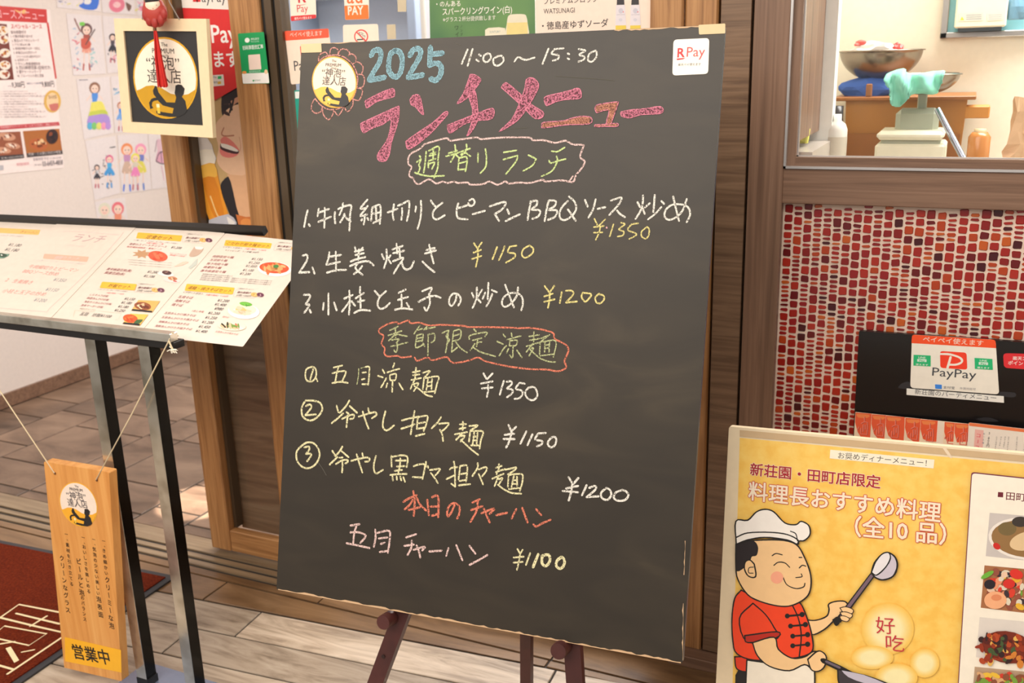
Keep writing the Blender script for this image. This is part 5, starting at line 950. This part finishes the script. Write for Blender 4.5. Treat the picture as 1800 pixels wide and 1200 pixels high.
# ================================================================== DOOR 1 POSTERS
P1 = Plane((-2, 2.2995, 1), (0, -1, 0), (1, 0, 0)); TB = (320, 120, 4.1375)
t, p = paper(P1, [(318, 60), (428, 60), (462, 430), (340, 430)], (206, 172, 118), 'beer_poster', 'tall poster of a laughing person beside a glass of beer behind the glass', 'poster')
p.tf = TB; SKN = (240, 196, 160); HR = (44, 34, 36)
p.P('290 210 330 180 440 120 520 100 560 300 440 330 380 310 340 330 298 345 288 280', HR, 2); p.up()
p.P('300 345 330 300 380 270 430 262 470 290 560 300 560 800 440 785 360 775 300 740 262 690 258 640 268 590 262 540 250 500 244 450 256 390', SKN, 2); p.up()
p.P('330 768 440 780 560 780 560 1250 440 1190 395 1060 372 900', (232, 182, 140), 2); p.P('340 250 440 190 460 230 400 250 350 290', (206, 150, 120), 2)
for l in ('330 180 350 240 365 300', '380 160 375 240 350 320', '430 150 420 220 450 310', '400 160 440 240 500 300', '440 130 470 200 470 320', '360 210 330 270 300 330'): p.line(l, 14, HR)
p.P('296 318 320 310 345 325 352 345 330 342 308 330', (70, 44, 40), 2); p.P('438 384 470 374 500 380 470 398', (80, 50, 44), 2); p.line('312 262 340 262 352 286', 10, (60, 44, 42))
p.line('308 432 292 470 300 488 330 492 380 488', 7, (190, 120, 90)); p.line('420 500 430 560 425 600', 5, (216, 160, 130))
p.P('282 520 300 500 330 500 380 540 418 590 415 604 380 585 330 560 290 548', (232, 130, 116), 2); p.P('280 575 300 590 350 618 414 610 400 635 350 650 300 640 278 610', (236, 130, 120), 2); p.up()
p.P('284 548 330 556 380 578 418 600 404 622 340 612 290 590 280 570', (70, 28, 30), 2); p.up(); p.P('286 545 330 552 378 572 414 598 400 606 350 592 300 575 288 562', (250, 240, 228), 2)
p.P('290 830 340 785 372 880 400 1010 440 1150 380 1130 330 1010 285 880', (40, 36, 40), 2); p.P('112 950 160 990 200 1095 190 1145 140 1080', (40, 34, 36), 2); p.P('80 890 110 950 160 1130 170 1200 90 1180', (220, 120, 80), 2); p.P('490 930 560 900 560 970 500 960', (50, 40, 40), 2); p.P('395 1060 440 1190 560 1250 560 1090 470 1080', (210, 120, 60), 2); p.ell(470, 1120, 40, 30, (232, 150, 80)); p.P('-60 1170 380 1170 440 1190 440 1260 -60 1260', (60, 60, 84)); p.up()
p.P('50 505 190 508 236 610 244 690 70 735 58 620', (232, 222, 214), 2); p.up(); p.P('60 625 120 600 225 590 244 690 180 735 75 740', (250, 240, 222), 2); p.up()
p.P('72 738 160 700 240 692 270 800 300 930 340 1060 310 1115 205 1105 160 960 95 880', (240, 158, 46), 2); p.up(); p.P('72 738 160 702 238 694 262 780 200 800 110 790', (248, 192, 80), 2); p.P('150 800 240 790 290 960 310 1070 250 1090 200 980', (226, 138, 36), 2); p.line('212 930 255 1050 290 1110', 10, (250, 210, 140))
p.P('200 1102 340 1058 402 1120 380 1150 300 1180 208 1180', (196, 196, 206), 2); p.up(); p.P('330 1075 395 1120 350 1140', (240, 236, 232), 2); p.build('print', t)
P1b = Plane((-2, 2.296, 1), (0, -1, 0), (1, 0, 0))
t, p = paper(P1b, [(300, -40), (409, -40), (413, 0), (427, 148), (377, 177), (322, 140)], (222, 44, 44), 'payment_pennant', 'red payment pennant with white lettering and pointed lower end', 'banner'); p.tf = T3
p.P('900 -120 1236 -120 1242 52 935 40', (246, 236, 226)); p.up(); p.text('PayPay', (1040, 12), (1196, 10), (60, 56, 58), 1.0); p.P('1018 -30 1060 -32 1060 10 1020 10', (222, 44, 44)); p.text('PayPay', (985, 228), (1254, 222), (250, 244, 240), 1.0, .02); p.text('使えます', (985, 352), (1262, 346), (250, 244, 240), 1.0, .03)
p.rr([(1075, 400), (1180, 392), (1186, 450), (1080, 460)], .002, (240, 228, 220)); p.up(); p.P('1150 402 1170 400 1171 415 1151 417', (40, 180, 110)); p.text('LINE Pay', (1100, 414), (1146, 411), (60, 60, 60)); p.text('銀聯・微信', (1100, 442), (1150, 438), (80, 80, 80)); p.P('1150 430 1168 428 1169 442 1151 444', (230, 180, 60)); p.build('print', t)
P1c = Plane((-1.8, 2.2375, 1), (0, -1, 0), (1, 0, 0))
t, p = sticker(P1c, [(1255, 177), (1392, 168), (1422, 440), (1282, 442)], .004, (34, 158, 92), 'payment_card', 'tall green payment card with white foot stuck on the wooden post', lift=.0003, tf=T3)
p.rr([(1277, 388), (1416, 382), (1421, 438), (1283, 441)], .003, (246, 242, 236)); p.ell(1305, 212, 13, 13, (246, 246, 240)); p.text('微信支付', (1325, 212), (1368, 209), (236, 246, 240)); p.text('WeChat Pay', (1325, 224), (1368, 221), (200, 232, 214)); p.text('扫码享超优汇率', (1282, 262), (1390, 254), (246, 248, 244), 1.2, .02)
p.rr([(1310, 290), (1372, 285), (1380, 365), (1316, 369)], .002, (246, 222, 208)); p.text('使用微信支付', (1315, 384), (1375, 380), (200, 232, 214)); p.text('微信支付', (1345, 428), (1375, 426), (60, 120, 90)); p.ell(1338, 425, 5, 5, (40, 160, 90))
p.ell(1290, 382, 12, 8, (232, 150, 70), 0, 10); p.ell(1404, 378, 9, 12, (240, 200, 160), 0, 10); p.build('print', t)

# ================================================================== DOOR 2 STICKERS AND POSTERS
P2 = Plane((-1.2, 2.2612, 1), (0, -1, 0), (1, 0, 0)); TG = (480, 0, 6.4286)
t, p = sticker(P2, [(185, -120), (478, -130), (490, 205), (205, 240)], .005, (248, 232, 214), 'payment_sticker', 'white and red payment sticker on the glass, top left of the board', tf=TG)
p.text('R', (290, 30), (372, 25), (210, 40, 50), 1, .03); p.P('290 60 380 45 350 55 295 66', (210, 40, 50)); p.text('Pay', (275, 138), (398, 132), (216, 60, 64)); p.rr([(200, 182), (488, 163), (490, 205), (205, 240)], .004, (222, 50, 54)); p.up(); p.text('楽天ペイ使えます', (245, 222), (440, 210), (250, 230, 220), 1, .02); p.build('print', t)
t, p = sticker(P2, [(798, -120), (1082, -125), (1086, 215), (816, 226)], .005, (250, 234, 216), 'payment_sticker', 'white and orange payment sticker on the glass above the no smoking sign', tf=TG)
p.text('au', (838, 38), (1010, 34), (240, 112, 50), 1.0, .01); p.rr([(806, 66), (1076, 54), (1084, 214), (818, 224)], .003, (244, 122, 46)); p.up(); p.text('PAY', (852, 168), (1022, 162), (252, 232, 214), 1.1, .035); p.build('print', t)
t, p = sticker(P2, [(130, 352), (628, 322), (700, 900), (205, 955)], .006, (248, 226, 206), 'payment_sticker', 'white payment sticker with orange-red band peeking out left of the board', tf=TG)
p.rr([(130, 352), (628, 322), (636, 425), (138, 460)], .004, (246, 92, 60)); p.up(); p.text('ペイペイ使えます', (195, 418), (560, 398), (252, 220, 206), 1.1); p.rr([(305, 520), (420, 512), (430, 640), (318, 648)], .004, (246, 70, 60)); p.text('PayPay', (245, 800), (560, 780), (60, 60, 66), 1.1); p.build('print', t)
t, p = sticker(P2, [(240, 1020), (600, 1005), (640, 1560), (290, 1590)], .004, (36, 160, 140), 'payment_sticker', 'teal sticker mostly hidden behind the left edge of the board', tf=TG)
p.rr([(248, 1035), (300, 1033), (304, 1110), (254, 1114)], .002, (236, 240, 236)); p.build('print', t)
t, p = sticker(P2, [(790, 282), (1186, 270), (1210, 700), (800, 715)], .006, (250, 230, 210), 'no_smoking_sticker', 'white no smoking sticker with red ring above the board edge', tf=TG)
p.ell(997, 412, 80, 80, (232, 70, 66)); p.up(); p.ell(997, 412, 66, 66, (250, 232, 212)); p.up(); p.P('950 442 1040 436 1040 450 950 456', (40, 44, 50)); p.line('972 362 985 395 1010 385 1020 408 1040 402 1040 425', 5, (60, 64, 70)); p.line('975 372 1005 370 1025 385', 4, (60, 64, 70)); p.up(); p.line('945 362 1050 465', 13, (232, 70, 66), 0); p.build('print', t)
for q, lb in (([(1405, -60), (1505, -62), (1506, 131), (1410, 134)], 'beige tape square on the glass near the top edge, left of the green poster'), ([(1286, 278), (1384, 275), (1390, 440), (1292, 445)], 'beige tape square on the glass just above the board, left of the green poster')):
    o = plate(P2, q, .0005, flat((206, 190, 160), .6), 'tape_square', front=.0006, tf=TG); tag(o, lb, 'tape')
TP_ = (740, 0, 4.2857)
def gradmat():
    m, t_, b = nm('green_poster_paper'); tc = t_.nodes.new('ShaderNodeTexCoord'); n = t_.nodes.new('ShaderNodeTexNoise'); n.inputs['Scale'].default_value = 5
    t_.links.new(tc.outputs['Object'], n.inputs[0]); r_ = ramp(t_, n.outputs[0], [(.35, (72, 116, 74)), (.65, (112, 152, 84))]); t_.links.new(r_.outputs[0], b.inputs['Base Color']); b.inputs['Roughness'].default_value = .4; return m
t = thing('drink_poster', P2.hit((850, 130)), 'green drinks poster with a glass of pale wine above the board', 'poster')
plate(P2, [(60, -280), (855, -280), (866, 520), (75, 540)], .0008, gradmat(), 'sheet', t, 0, None, None, .0010, TP_)
p = Print(P2, TP_, .0001); p.h = .0014; Wt = (246, 240, 226)
p.text('・のんある', (118, 50), (300, 44), Wt, 1.0, .012); p.text('スパークリングワイン(白)', (165, 112), (688, 94), Wt, 1.15, .012); p.text('※グラス２杯分提供致します', (168, 163), (565, 147), Wt, 1.05)
p.vtext('ワイン', (270, 210), (275, 310), 34, (50, 66, 40)); p.vtext('ノンアル', (305, 198), (310, 290), 20, (50, 66, 40))
p.P('655 130 670 112 720 106 780 108 796 125 806 180 806 300 645 300 648 180', (232, 222, 196), 2); p.up(); p.P('650 172 804 168 808 300 645 300', (236, 214, 140)); p.P('485 225 510 210 590 205 636 212 645 300 485 310', (236, 226, 200), 0); p.text('SUNTORY', (520, 250), (600, 246), (120, 150, 150), 1.2); p.build('print', t)
t, p = paper(P2, [(857, -280), (1750, -280), (1750, 400), (868, 420)], (250, 226, 208), 'drink_poster', 'white drinks poster with handwriting and two bottles above the board', 'poster', tf=TP_); INK = (52, 46, 46)
p.step = .0001; p.text('プレミアムシロップ', (928, 30), (1335, 12), INK, 1.0, .01); p.text('WATSUNAGI', (926, 104), (1160, 95), INK, 1.2); p.text('・徳島産ゆずソーダ', (915, 220), (1412, 196), INK, 1.0, .012)
for x in (1506, 1616):
    p.P('%d -60 %d -60 %d 36 %d 38' % (x-24, x+24, x+28, x-30), (54, 48, 52)); p.P('%d 38 %d 36 %d 190 %d 195' % (x-34, x+32, x+42, x-40), (232, 222, 226), 0); p.up(); p.ell(x+2, 82, 18, 20, (206, 200, 210)); p.P('%d 192 %d 190 %d 240 %d 240' % (x-38, x+40, x+42, x-38), (236, 206, 80)); p.text('WATSUNAGI', (x-30, 116), (x+32, 113), (170, 160, 170)); p.ell(x, 150, 14, 12, (216, 210, 218)); p.ell(x+20, 90, 4, 5, (230, 80, 90), 0, 8)
p.build('print', t)

# ================================================================== BROCHURE RACK ON THE MOSAIC
PR = Plane((-.1, 2.246, .9), (0, -1, 0), (1, 0, 0)); TR = (1490, 570, 5)
rk = thing('brochure_rack', PR.hit((1640, 850)), 'black wall brochure rack in front of the red mosaic', 'rack')
plate(PR, [(100, 58), (2100, 195), (2100, 1500), (20, 1500)], .012, flat((16, 14, 16), .3), 'back_panel', rk, .004, None, None, 0, TR)
p = Print(PR, TR); sc_ = flat((44, 42, 46), .6); p.P('470 520 530 500 560 540 520 566 445 556', sc_, 3); p.P('1340 590 1470 600 1460 640 1330 625', sc_, 3); p.P('1120 830 1230 815 1330 850 1200 852', flat((34, 32, 36), .6), 3); p.build('scuff', rk)['kind'] = 'stuff'
t, p = sticker(PR, [(566, 88), (1300, 134), (1332, 614), (550, 556)], .008, (248, 242, 228), 'payment_card', 'white payment card with red top band on the black rack', lift=.0005, tf=TR)
p.rr([(566, 88), (1300, 134), (1304, 206), (563, 162)], .006, (250, 84, 34)); p.P('563 130 1303 176 1305 207 562 163', (250, 84, 34)); p.up(); p.text('ペイペイ使えます', (662, 146), (1190, 184), (252, 214, 196), .9, .02)
p.rr([(812, 232), (1045, 246), (1052, 396), (815, 380)], .006, (250, 66, 36)); p.up(); p.line('812 258 900 262 985 290 1005 325 960 350 890 352', 20, (248, 242, 228)); p.line('905 285 878 380', 20, (248, 242, 228), 0); p.text('PayPay', (742, 448), (1128, 478), (70, 74, 80), .85)
for q, a in (([(580, 265), (730, 272), (730, 368), (578, 360)], 612), ([(1115, 292), (1272, 302), (1276, 398), (1118, 388)], 1152)):
    p.rr(q, .0006, (34, 190, 120)); p.up(); y = q[0][1]; p.text('LINE', (a+10, y+30), (a+72, y+34), (240, 250, 240), .8, .02); p.rr([(a, y+36), (a+82, y+40), (a+82, y+64), (a, y+60)], .001, (220, 244, 226)); p.up(); p.text('Pay', (a+18, y+58), (a+66, y+61), (60, 180, 120), .7, .03); p.text('使えます', (a-14, y+90), (a+96, y+96), (240, 250, 240), .7, .02)
p.rr([(768, 524), (828, 528), (828, 566), (770, 562)], .001, (60, 140, 236)); p.text('支付宝', (840, 560), (940, 566), (110, 116, 130), .9); p.text('外貨対応可', (985, 566), (1125, 576), (160, 160, 166), .9); p.build('print', t)
t, p = sticker(PR, [(519, 560), (1372, 628), (1374, 686), (518, 616)], .0005, (244, 242, 234), 'label_strip', 'long thin white label strip below the payment card on the rack', 'label', .0016, TR)
p.text('新荘園のパーティメニュー', (590, 606), (1305, 664), (80, 84, 90), 1.0); p.build('print', t)
t, p = sticker(PR, [(1366, 252), (2100, 270), (2100, 430), (1374, 380)], .008, (226, 48, 56), 'points_sticker', 'red rounded points sticker at the right edge on the black rack', lift=.0005, tf=TR)
p.text('楽天スーパー', (1450, 308), (1700, 318), (252, 226, 220), 1.0, .03); p.text('ポイントカード', (1410, 350), (1720, 364), (252, 226, 220), 1.0, .03); p.build('print', t)
# brochures fanned in the rack
M_or = (238, 96, 58)
E_ = [(62, 208, 770), (205, 345, 785), (330, 484, 795), (500, 648, 808), (636, 786, 820), (786, 848, 855), (845, 950, 852), (935, 1076, 862)]
def lerpy(x): return 770 + (x-65)*.105
for i, (a, b, _) in enumerate(E_):
    plain = i == 5; Y_ = 2.238 - .0016*i; pl = Plane((-.1, Y_, .9), (0, -1, 0), (1, 0, 0))
    ordn = ('first', 'second', 'third', 'fourth', 'fifth', '', 'sixth', 'seventh')[i]
    t = thing('brochure', pl.hit((1490+a/5, 770)), 'plain white brochure edge between the orange ones in the rack' if plain else 'orange course brochure in the rack, %s orange one from the left' % ordn, 'brochure', 'fanned brochures in the black rack')
    a2 = a + 6
    plate(pl, [(a2, lerpy(a)), (b+22, lerpy(b)+2), (b+22, 1500), (a2-45, 1500)], .0012, flat((248, 232, 214) if plain else (250, 226, 196), .4), 'leaf', t, .0015, None, None, 0, TR)
    if not plain:
        p = Print(pl, TR, .0001); y = lerpy(a)
        p.poly([(a2+2, y+4), (b+18, y+16), (b+10, 1030), (a2+75, 1030), (a2+20, y+175), (a2-2, y+90)], M_or); p.up(); p.P('%d %d %d %d %d %d %d %d' % (a2+10, y+16, b-20, y+24, b-30, y+50, a2+24, y+48), (246, 140, 80), 2)
        cx = (a+b)/2 + 12; g2 = (250, 140, 122)
        for dx, c_, w_ in ((3, (150, 60, 50), 9), (0, g2, 8)):
            p.up()
            for l in (((cx, y+40), (cx, y+78)), ((cx-28, y+98), (cx, y+84), (cx+26, y+88), (cx+26, y+150)), ((cx-10, y+110), (cx-12, y+170)), ((cx+8, y+112), (cx+8, y+150)), ((cx-30, y+140), (cx-34, y+190), (cx+22, y+196), (cx+26, y+150)), ((cx-58, y+150), (cx-50, y+130)), ((cx-30, y+240), (cx+20, y+262), (cx+16, y+310))): p.line([(x+dx, yy+dx*.6) for x, yy in l], w_, c_, 0)
        p.build('print', t)
pl = Plane((-.1, 2.222, .9), (0, -1, 0), (1, 0, 0))
t = thing('brochure', pl.hit((1800, 790)), 'open white course leaflet with small printed columns right of the orange brochures', 'brochure', 'fanned brochures in the black rack')
plate(pl, [(1064, 862), (2100, 980), (2100, 1500), (1030, 1500)], .001, flat((248, 238, 224), .4), 'leaf', t, .003, None, None, 0, TR)
p = Print(pl, TR, .0001); p.P('1066 862 2098 982 2098 1010 1068 890', (244, 130, 80)); p.P('1120 920 1195 930 1185 1120 1108 1105', (246, 190, 180)); p.up(); p.vtext('コース', (1150, 975), (1140, 1080), 44, (232, 80, 100), .02)
p.vtext('お一人様', (1200, 960), (1190, 1040), 18, (110, 130, 150)); p.vtext('3,800円', (1245, 955), (1232, 1065), 30, (90, 90, 96))
for x, n_ in ((1310, 8), (1350, 5), (1385, 6), (1415, 10), (1490, 12), (1560, 10), (1640, 9)): p.vtext('前菜三種盛合せ季節野菜炒め'[:n_], (x, 990), (x-14, 990+n_*14), 13, (150, 146, 146))
p.build('print', t)

# ================================================================== YELLOW DINNER POSTER STAND
yy_, ln = math.radians(2.5), math.radians(9)
uy = Vector((math.cos(yy_), math.sin(yy_), 0)); vy = Vector((-math.sin(yy_)*math.sin(ln), math.cos(yy_)*math.sin(ln), math.cos(ln))); ny = uy.cross(vy)
PY = Plane(atY(1282, 745, 1.86), ny, uy); TY = (1200, 740, 2.608)
ps = thing('dinner_poster_stand', PY.hit((1500, 1300)), 'yellow dinner menu poster with cartoon cook in a cream stand', 'poster stand')
M_ycr = flat((238, 218, 184), .4)
plate(PY, [(212, 24), (2000, 188), (2000, 2000), (112, 2000)], .018, M_ycr, 'cream_frame', ps, .006, None, None, 0, TY)
def ymat():
    m, t_, b = nm('mottled_yellow_print'); tc = t_.nodes.new('ShaderNodeTexCoord'); n = t_.nodes.new('ShaderNodeTexNoise'); n.inputs['Scale'].default_value = 45; n.inputs['Detail'].default_value = 6
    t_.links.new(tc.outputs['Object'], n.inputs[0]); r_ = ramp(t_, n.outputs[0], [(.35, (248, 196, 88)), (.5, (251, 205, 100)), (.65, (253, 212, 112))]); t_.links.new(r_.outputs[0], b.inputs['Base Color']); b.inputs['Roughness'].default_value = .32; return m
p = Print(PY, TY, .00015); p.P('262 76 2000 238 2000 2000 205 2000', ymat()); p.up(); p.build('yellow_sheet', ps)
p = Print(PY, TY, .0001); p.h = .0009; p.P('262 40 2000 196 2000 224 262 70', flat((206, 176, 136), .3)); p.P('1190 120 1205 120 1235 165 1222 165', (236, 214, 184), 2); p.build('clear_top_strip', ps, 'dull clear plastic strip')
def rm(c1, c2, sc, name):
    m, t_, b = nm(name); tc = t_.nodes.new('ShaderNodeTexCoord'); n = t_.nodes.new('ShaderNodeTexNoise'); n.inputs['Scale'].default_value = sc
    t_.links.new(tc.outputs['Object'], n.inputs[0]); r_ = ramp(t_, n.outputs[0], [(.4, c1), (.6, c2)]); t_.links.new(r_.outputs[0], b.inputs['Base Color']); return m
p = Print(PY, TY, .00004); p.h = .0009; DR = (170, 30, 44)
p.P('677 130 1154 176 1150 216 674 170', (248, 238, 214)); p.up(); p.text('お奨めディナーメニュー！', (712, 168), (1118, 204), (70, 62, 60), 1.0)
def halo(s_, a, b, c1, c2, hs=1.0): p.up(); p.h += .0002; p.text(s_, a, b, c1, hs, .062); p.up(); p.h += .0002; p.text(s_, a, b, c2, hs, .028)
halo('新荘園・田町店限定', (310, 242), (905, 303), (252, 236, 206), DR)
halo('料理長おすすめ料理', (302, 352), (1180, 456), (206, 66, 56), (250, 232, 206), 1.05)
halo('（全10 品）', (790, 517), (1205, 556), (206, 66, 56), (250, 232, 206), 1.05)
OL = (24, 22, 22)
def cel(s_, fill, w_=6.5, sm=3, close=True):
    pts = p.flatpts(s_); p.up(); p.poly(pts, fill, sm); p.up(); p.line(pts + ([pts[0]] if close else []), w_, OL, 4)
SKc = (250, 206, 150)
# glow patches of the print
for cx, cy, rx_, ry_ in ((940, 950, 112, 110), (870, 1080, 90, 50), (1110, 1105, 62, 62), (980, 1170, 90, 60)):
    for k in range(12): p.up(); p.ell(cx, cy, rx_*(1.08-k*.045), ry_*(1.08-k*.045), (248+k//3, 200+int(k*3.4), 92+int(k*8)))
p.up(); RC = (196, 40, 60)
p.text('好', (888, 962), (975, 966), RC, 1, -.004); p.text('吃', (932, 1040), (1016, 1048), RC, .95, -.004)
cel('247 1160 300 1100 300 1500 245 1500', (30, 26, 28)); cel('240 1075 300 1080 300 1140 250 1130', (232, 60, 30))
cel('296 1090 370 1100 470 1110 590 1085 606 1150 600 1260 560 1500 300 1500', (250, 240, 222))
cel('560 905 610 908 660 890 672 860 670 835 700 822 745 822 760 850 740 885 700 905 650 950 590 972', SKc)
cel('270 770 240 810 228 900 232 1000 250 1060 330 1090 470 1085 560 1070 598 1040 590 960 565 880 540 830 500 820 380 820', (246, 70, 30))
cel('324 830 380 880 420 940 436 990 300 1008 262 900', (246, 70, 30)); cel('286 978 434 960 430 988 302 1010', (190, 40, 24))
cel('322 1010 420 985 440 1040 500 1080 560 1075 600 1050 640 1060 655 1095 640 1130 600 1135 560 1110 490 1138 400 1118 345 1070', SKc)
p.up(); p.line('505 840 532 900 545 980 535 1080', 6, OL)
for y, x in ((888, 515), (934, 530), (980, 540), (1024, 540)):
    p.line([(x-32, y), (x+34, y-6)], 9, OL, 0); p.ell(x-34, y, 11, 11, OL); p.ell(x+34, y-7, 12, 12, OL)
cel('246 560 300 545 440 540 520 560 560 620 588 700 586 770 560 810 500 840 440 842 360 822 300 790 255 720 246 660', SKc)
cel('247 560 320 545 345 570 340 608 318 615 308 640 290 655 275 672 247 674', (34, 26, 30), 4); cel('330 650 310 632 290 640 285 670 300 702 325 712 338 700', SKc); p.line('326 664 306 668 305 690 325 692', 4, OL)
p.line('412 612 430 602 458 608', 5, OL); p.line('420 656 440 642 470 645 492 665', 5, OL); p.line('535 620 548 620', 5, OL); p.line('536 668 550 656 566 660', 5, OL); p.line('545 695 548 708 520 712', 4.5, OL); p.line('462 712 480 745 520 762 555 755 562 738', 5, OL); p.ell(434, 712, 29, 28, (250, 172, 140)); 
cel('248 560 246 455 300 450 340 412 380 400 420 412 470 462 520 470 545 455 580 475 585 515 560 542 535 545 528 560 480 540 380 528 300 540', (252, 244, 236))
p.up(); p.line('248 528 300 508 400 505 480 515 530 540 528 558', 6, OL); p.line('496 500 520 512 528 545', 5, OL)
p.up(); p.line('715 908 870 700', 26, OL, 0); p.up(); p.line('720 900 868 702', 15, (120, 96, 110), 0)
cel('866 690 880 645 915 605 945 598 975 620 984 660 965 705 920 722 885 712', (206, 196, 208), 8); cel('866 688 885 640 915 604 945 598 952 625 930 665 890 700', (236, 230, 232), 6)
for s_ in ('722 850 750 845 782 858 776 876 740 872', '722 870 748 868 778 880 770 896 738 892', '720 888 740 886 765 898 755 912 730 906'): cel(s_, SKc, 4)
cel('690 905 712 892 722 908 705 930', OL); 
cel('575 1085 615 1050 640 1050 660 1075 650 1120 620 1140 590 1130', SKc); p.up(); p.line('645 1090 720 1125 790 1160', 26, OL, 0); p.up(); p.line('660 1095 720 1122', 12, (110, 96, 110), 0)
cel('712 1130 780 1145 860 1165 960 1205 1000 1240 900 1330 780 1290 720 1200', (60, 54, 60)); p.up(); p.P('730 1135 830 1155 930 1195 940 1210 840 1195 760 1165', (196, 190, 206), 2)
# right-hand panel with dish photos
p.up(); p.rr([(1322, 228), (2000, 300), (2000, 2000), (1210, 2000)], .006, (120, 50, 70)); p.up(); p.rr([(1326, 234), (2000, 306), (2000, 2000), (1214, 2000)], .006, (250, 240, 222))
p.tf = (1560, 780, 2.858); p.up(); p.P('554 236 580 238 579 263 552 261', (110, 30, 44)); p.text('田町店限定', (594, 272), (850, 296), (110, 30, 44), 1.0, .015)
DI = [((512, 340), (900, 372), (890, 600), (492, 557), (206, 196, 190)), ((486, 603), (900, 640), (890, 865), (467, 815), (170, 110, 70)), ((462, 862), (900, 905), (890, 1120), (443, 1062), (226, 216, 206)), ((437, 1110), (900, 1155), (890, 1400), (420, 1320), (190, 160, 130))]
for q in DI: p.up(); p.poly(q[:4], q[4])
p.up(); p.ell(690, 470, 185, 105, (240, 230, 220), 6); p.up(); p.ell(690, 470, 170, 92, (150, 112, 66), 6); p.up(); p.ell(600, 420, 46, 34, (120, 100, 60)); p.ell(700, 480, 90, 46, (228, 196, 150), -14); p.up(); p.ell(547, 507, 20, 15, (206, 40, 30), 40); p.ell(665, 385, 42, 26, (60, 50, 44))
r = random.Random(12); cols2 = [(220, 60, 40), (236, 180, 50), (120, 170, 60), (240, 200, 170), (60, 44, 50), (226, 214, 190), (150, 80, 60), (236, 150, 110)]
for i in range(70):
    x = r.uniform(495, 680); y = r.uniform(625, 810) + (x-495)*.08
    if x < 500+ (y-620)*.02: continue
    p.step = .00002; p.up(); p.ell(x, y, r.uniform(10, 26), r.uniform(8, 20), r.choice(cols2), r.uniform(0, 180), 9)
p.step = .0001; p.up(); p.ell(540, 775, 56, 44, (244, 176, 130)); p.up(); p.ell(545, 762, 26, 16, (226, 140, 96)); p.ell(512, 696, 28, 24, (36, 26, 34)); p.ell(608, 693, 30, 24, (216, 44, 34)); p.ell(645, 645, 34, 24, (220, 50, 36), 20); p.ell(500, 648, 36, 12, (110, 180, 60), -30)
p.up(); p.ell(600, 1010, 130, 80, (120, 40, 20), 10, 18)
for i in range(60):
    x = r.uniform(455, 680); y = r.uniform(945, 1085) + (x-455)*.06
    p.step = .00002; p.up(); p.ell(x, y, r.uniform(8, 26), r.uniform(6, 18), r.choice([(150, 50, 22), (90, 26, 18), (214, 130, 50), (230, 180, 90), (180, 70, 30), (50, 26, 26), (70, 90, 50)]), r.uniform(0, 180), 8)
for i in range(50):
    x = r.uniform(445, 680); y = r.uniform(1140, 1200) + (x-445)*.06; p.up(); p.ell(x, y, r.uniform(12, 28), r.uniform(8, 20), r.choice([(214, 60, 40), (236, 190, 60), (140, 80, 50), (220, 170, 120), (120, 160, 60)]), r.uniform(0, 180), 8)
p.build('print', ps)
# stand feet so that the poster stands on the floor
b0, b1 = PY.hit((1275, 1560)), PY.hit((2000/2.608+1200, 1560))
for q_ in (PY.hit((1330, 1400)), PY.hit((1900, 1450))):
    f_ = Vector((q_.x, q_.y, 0)); MB().box((q_.x-.012, q_.y-.02, 0), (q_.x+.012, q_.y+.28, .02), M_black, .003).box((q_.x-.012, q_.y+.03, .015), (q_.x+.012, q_.y+.05, max(.3, q_.z+.15)), M_black).build('stand_foot', ps)
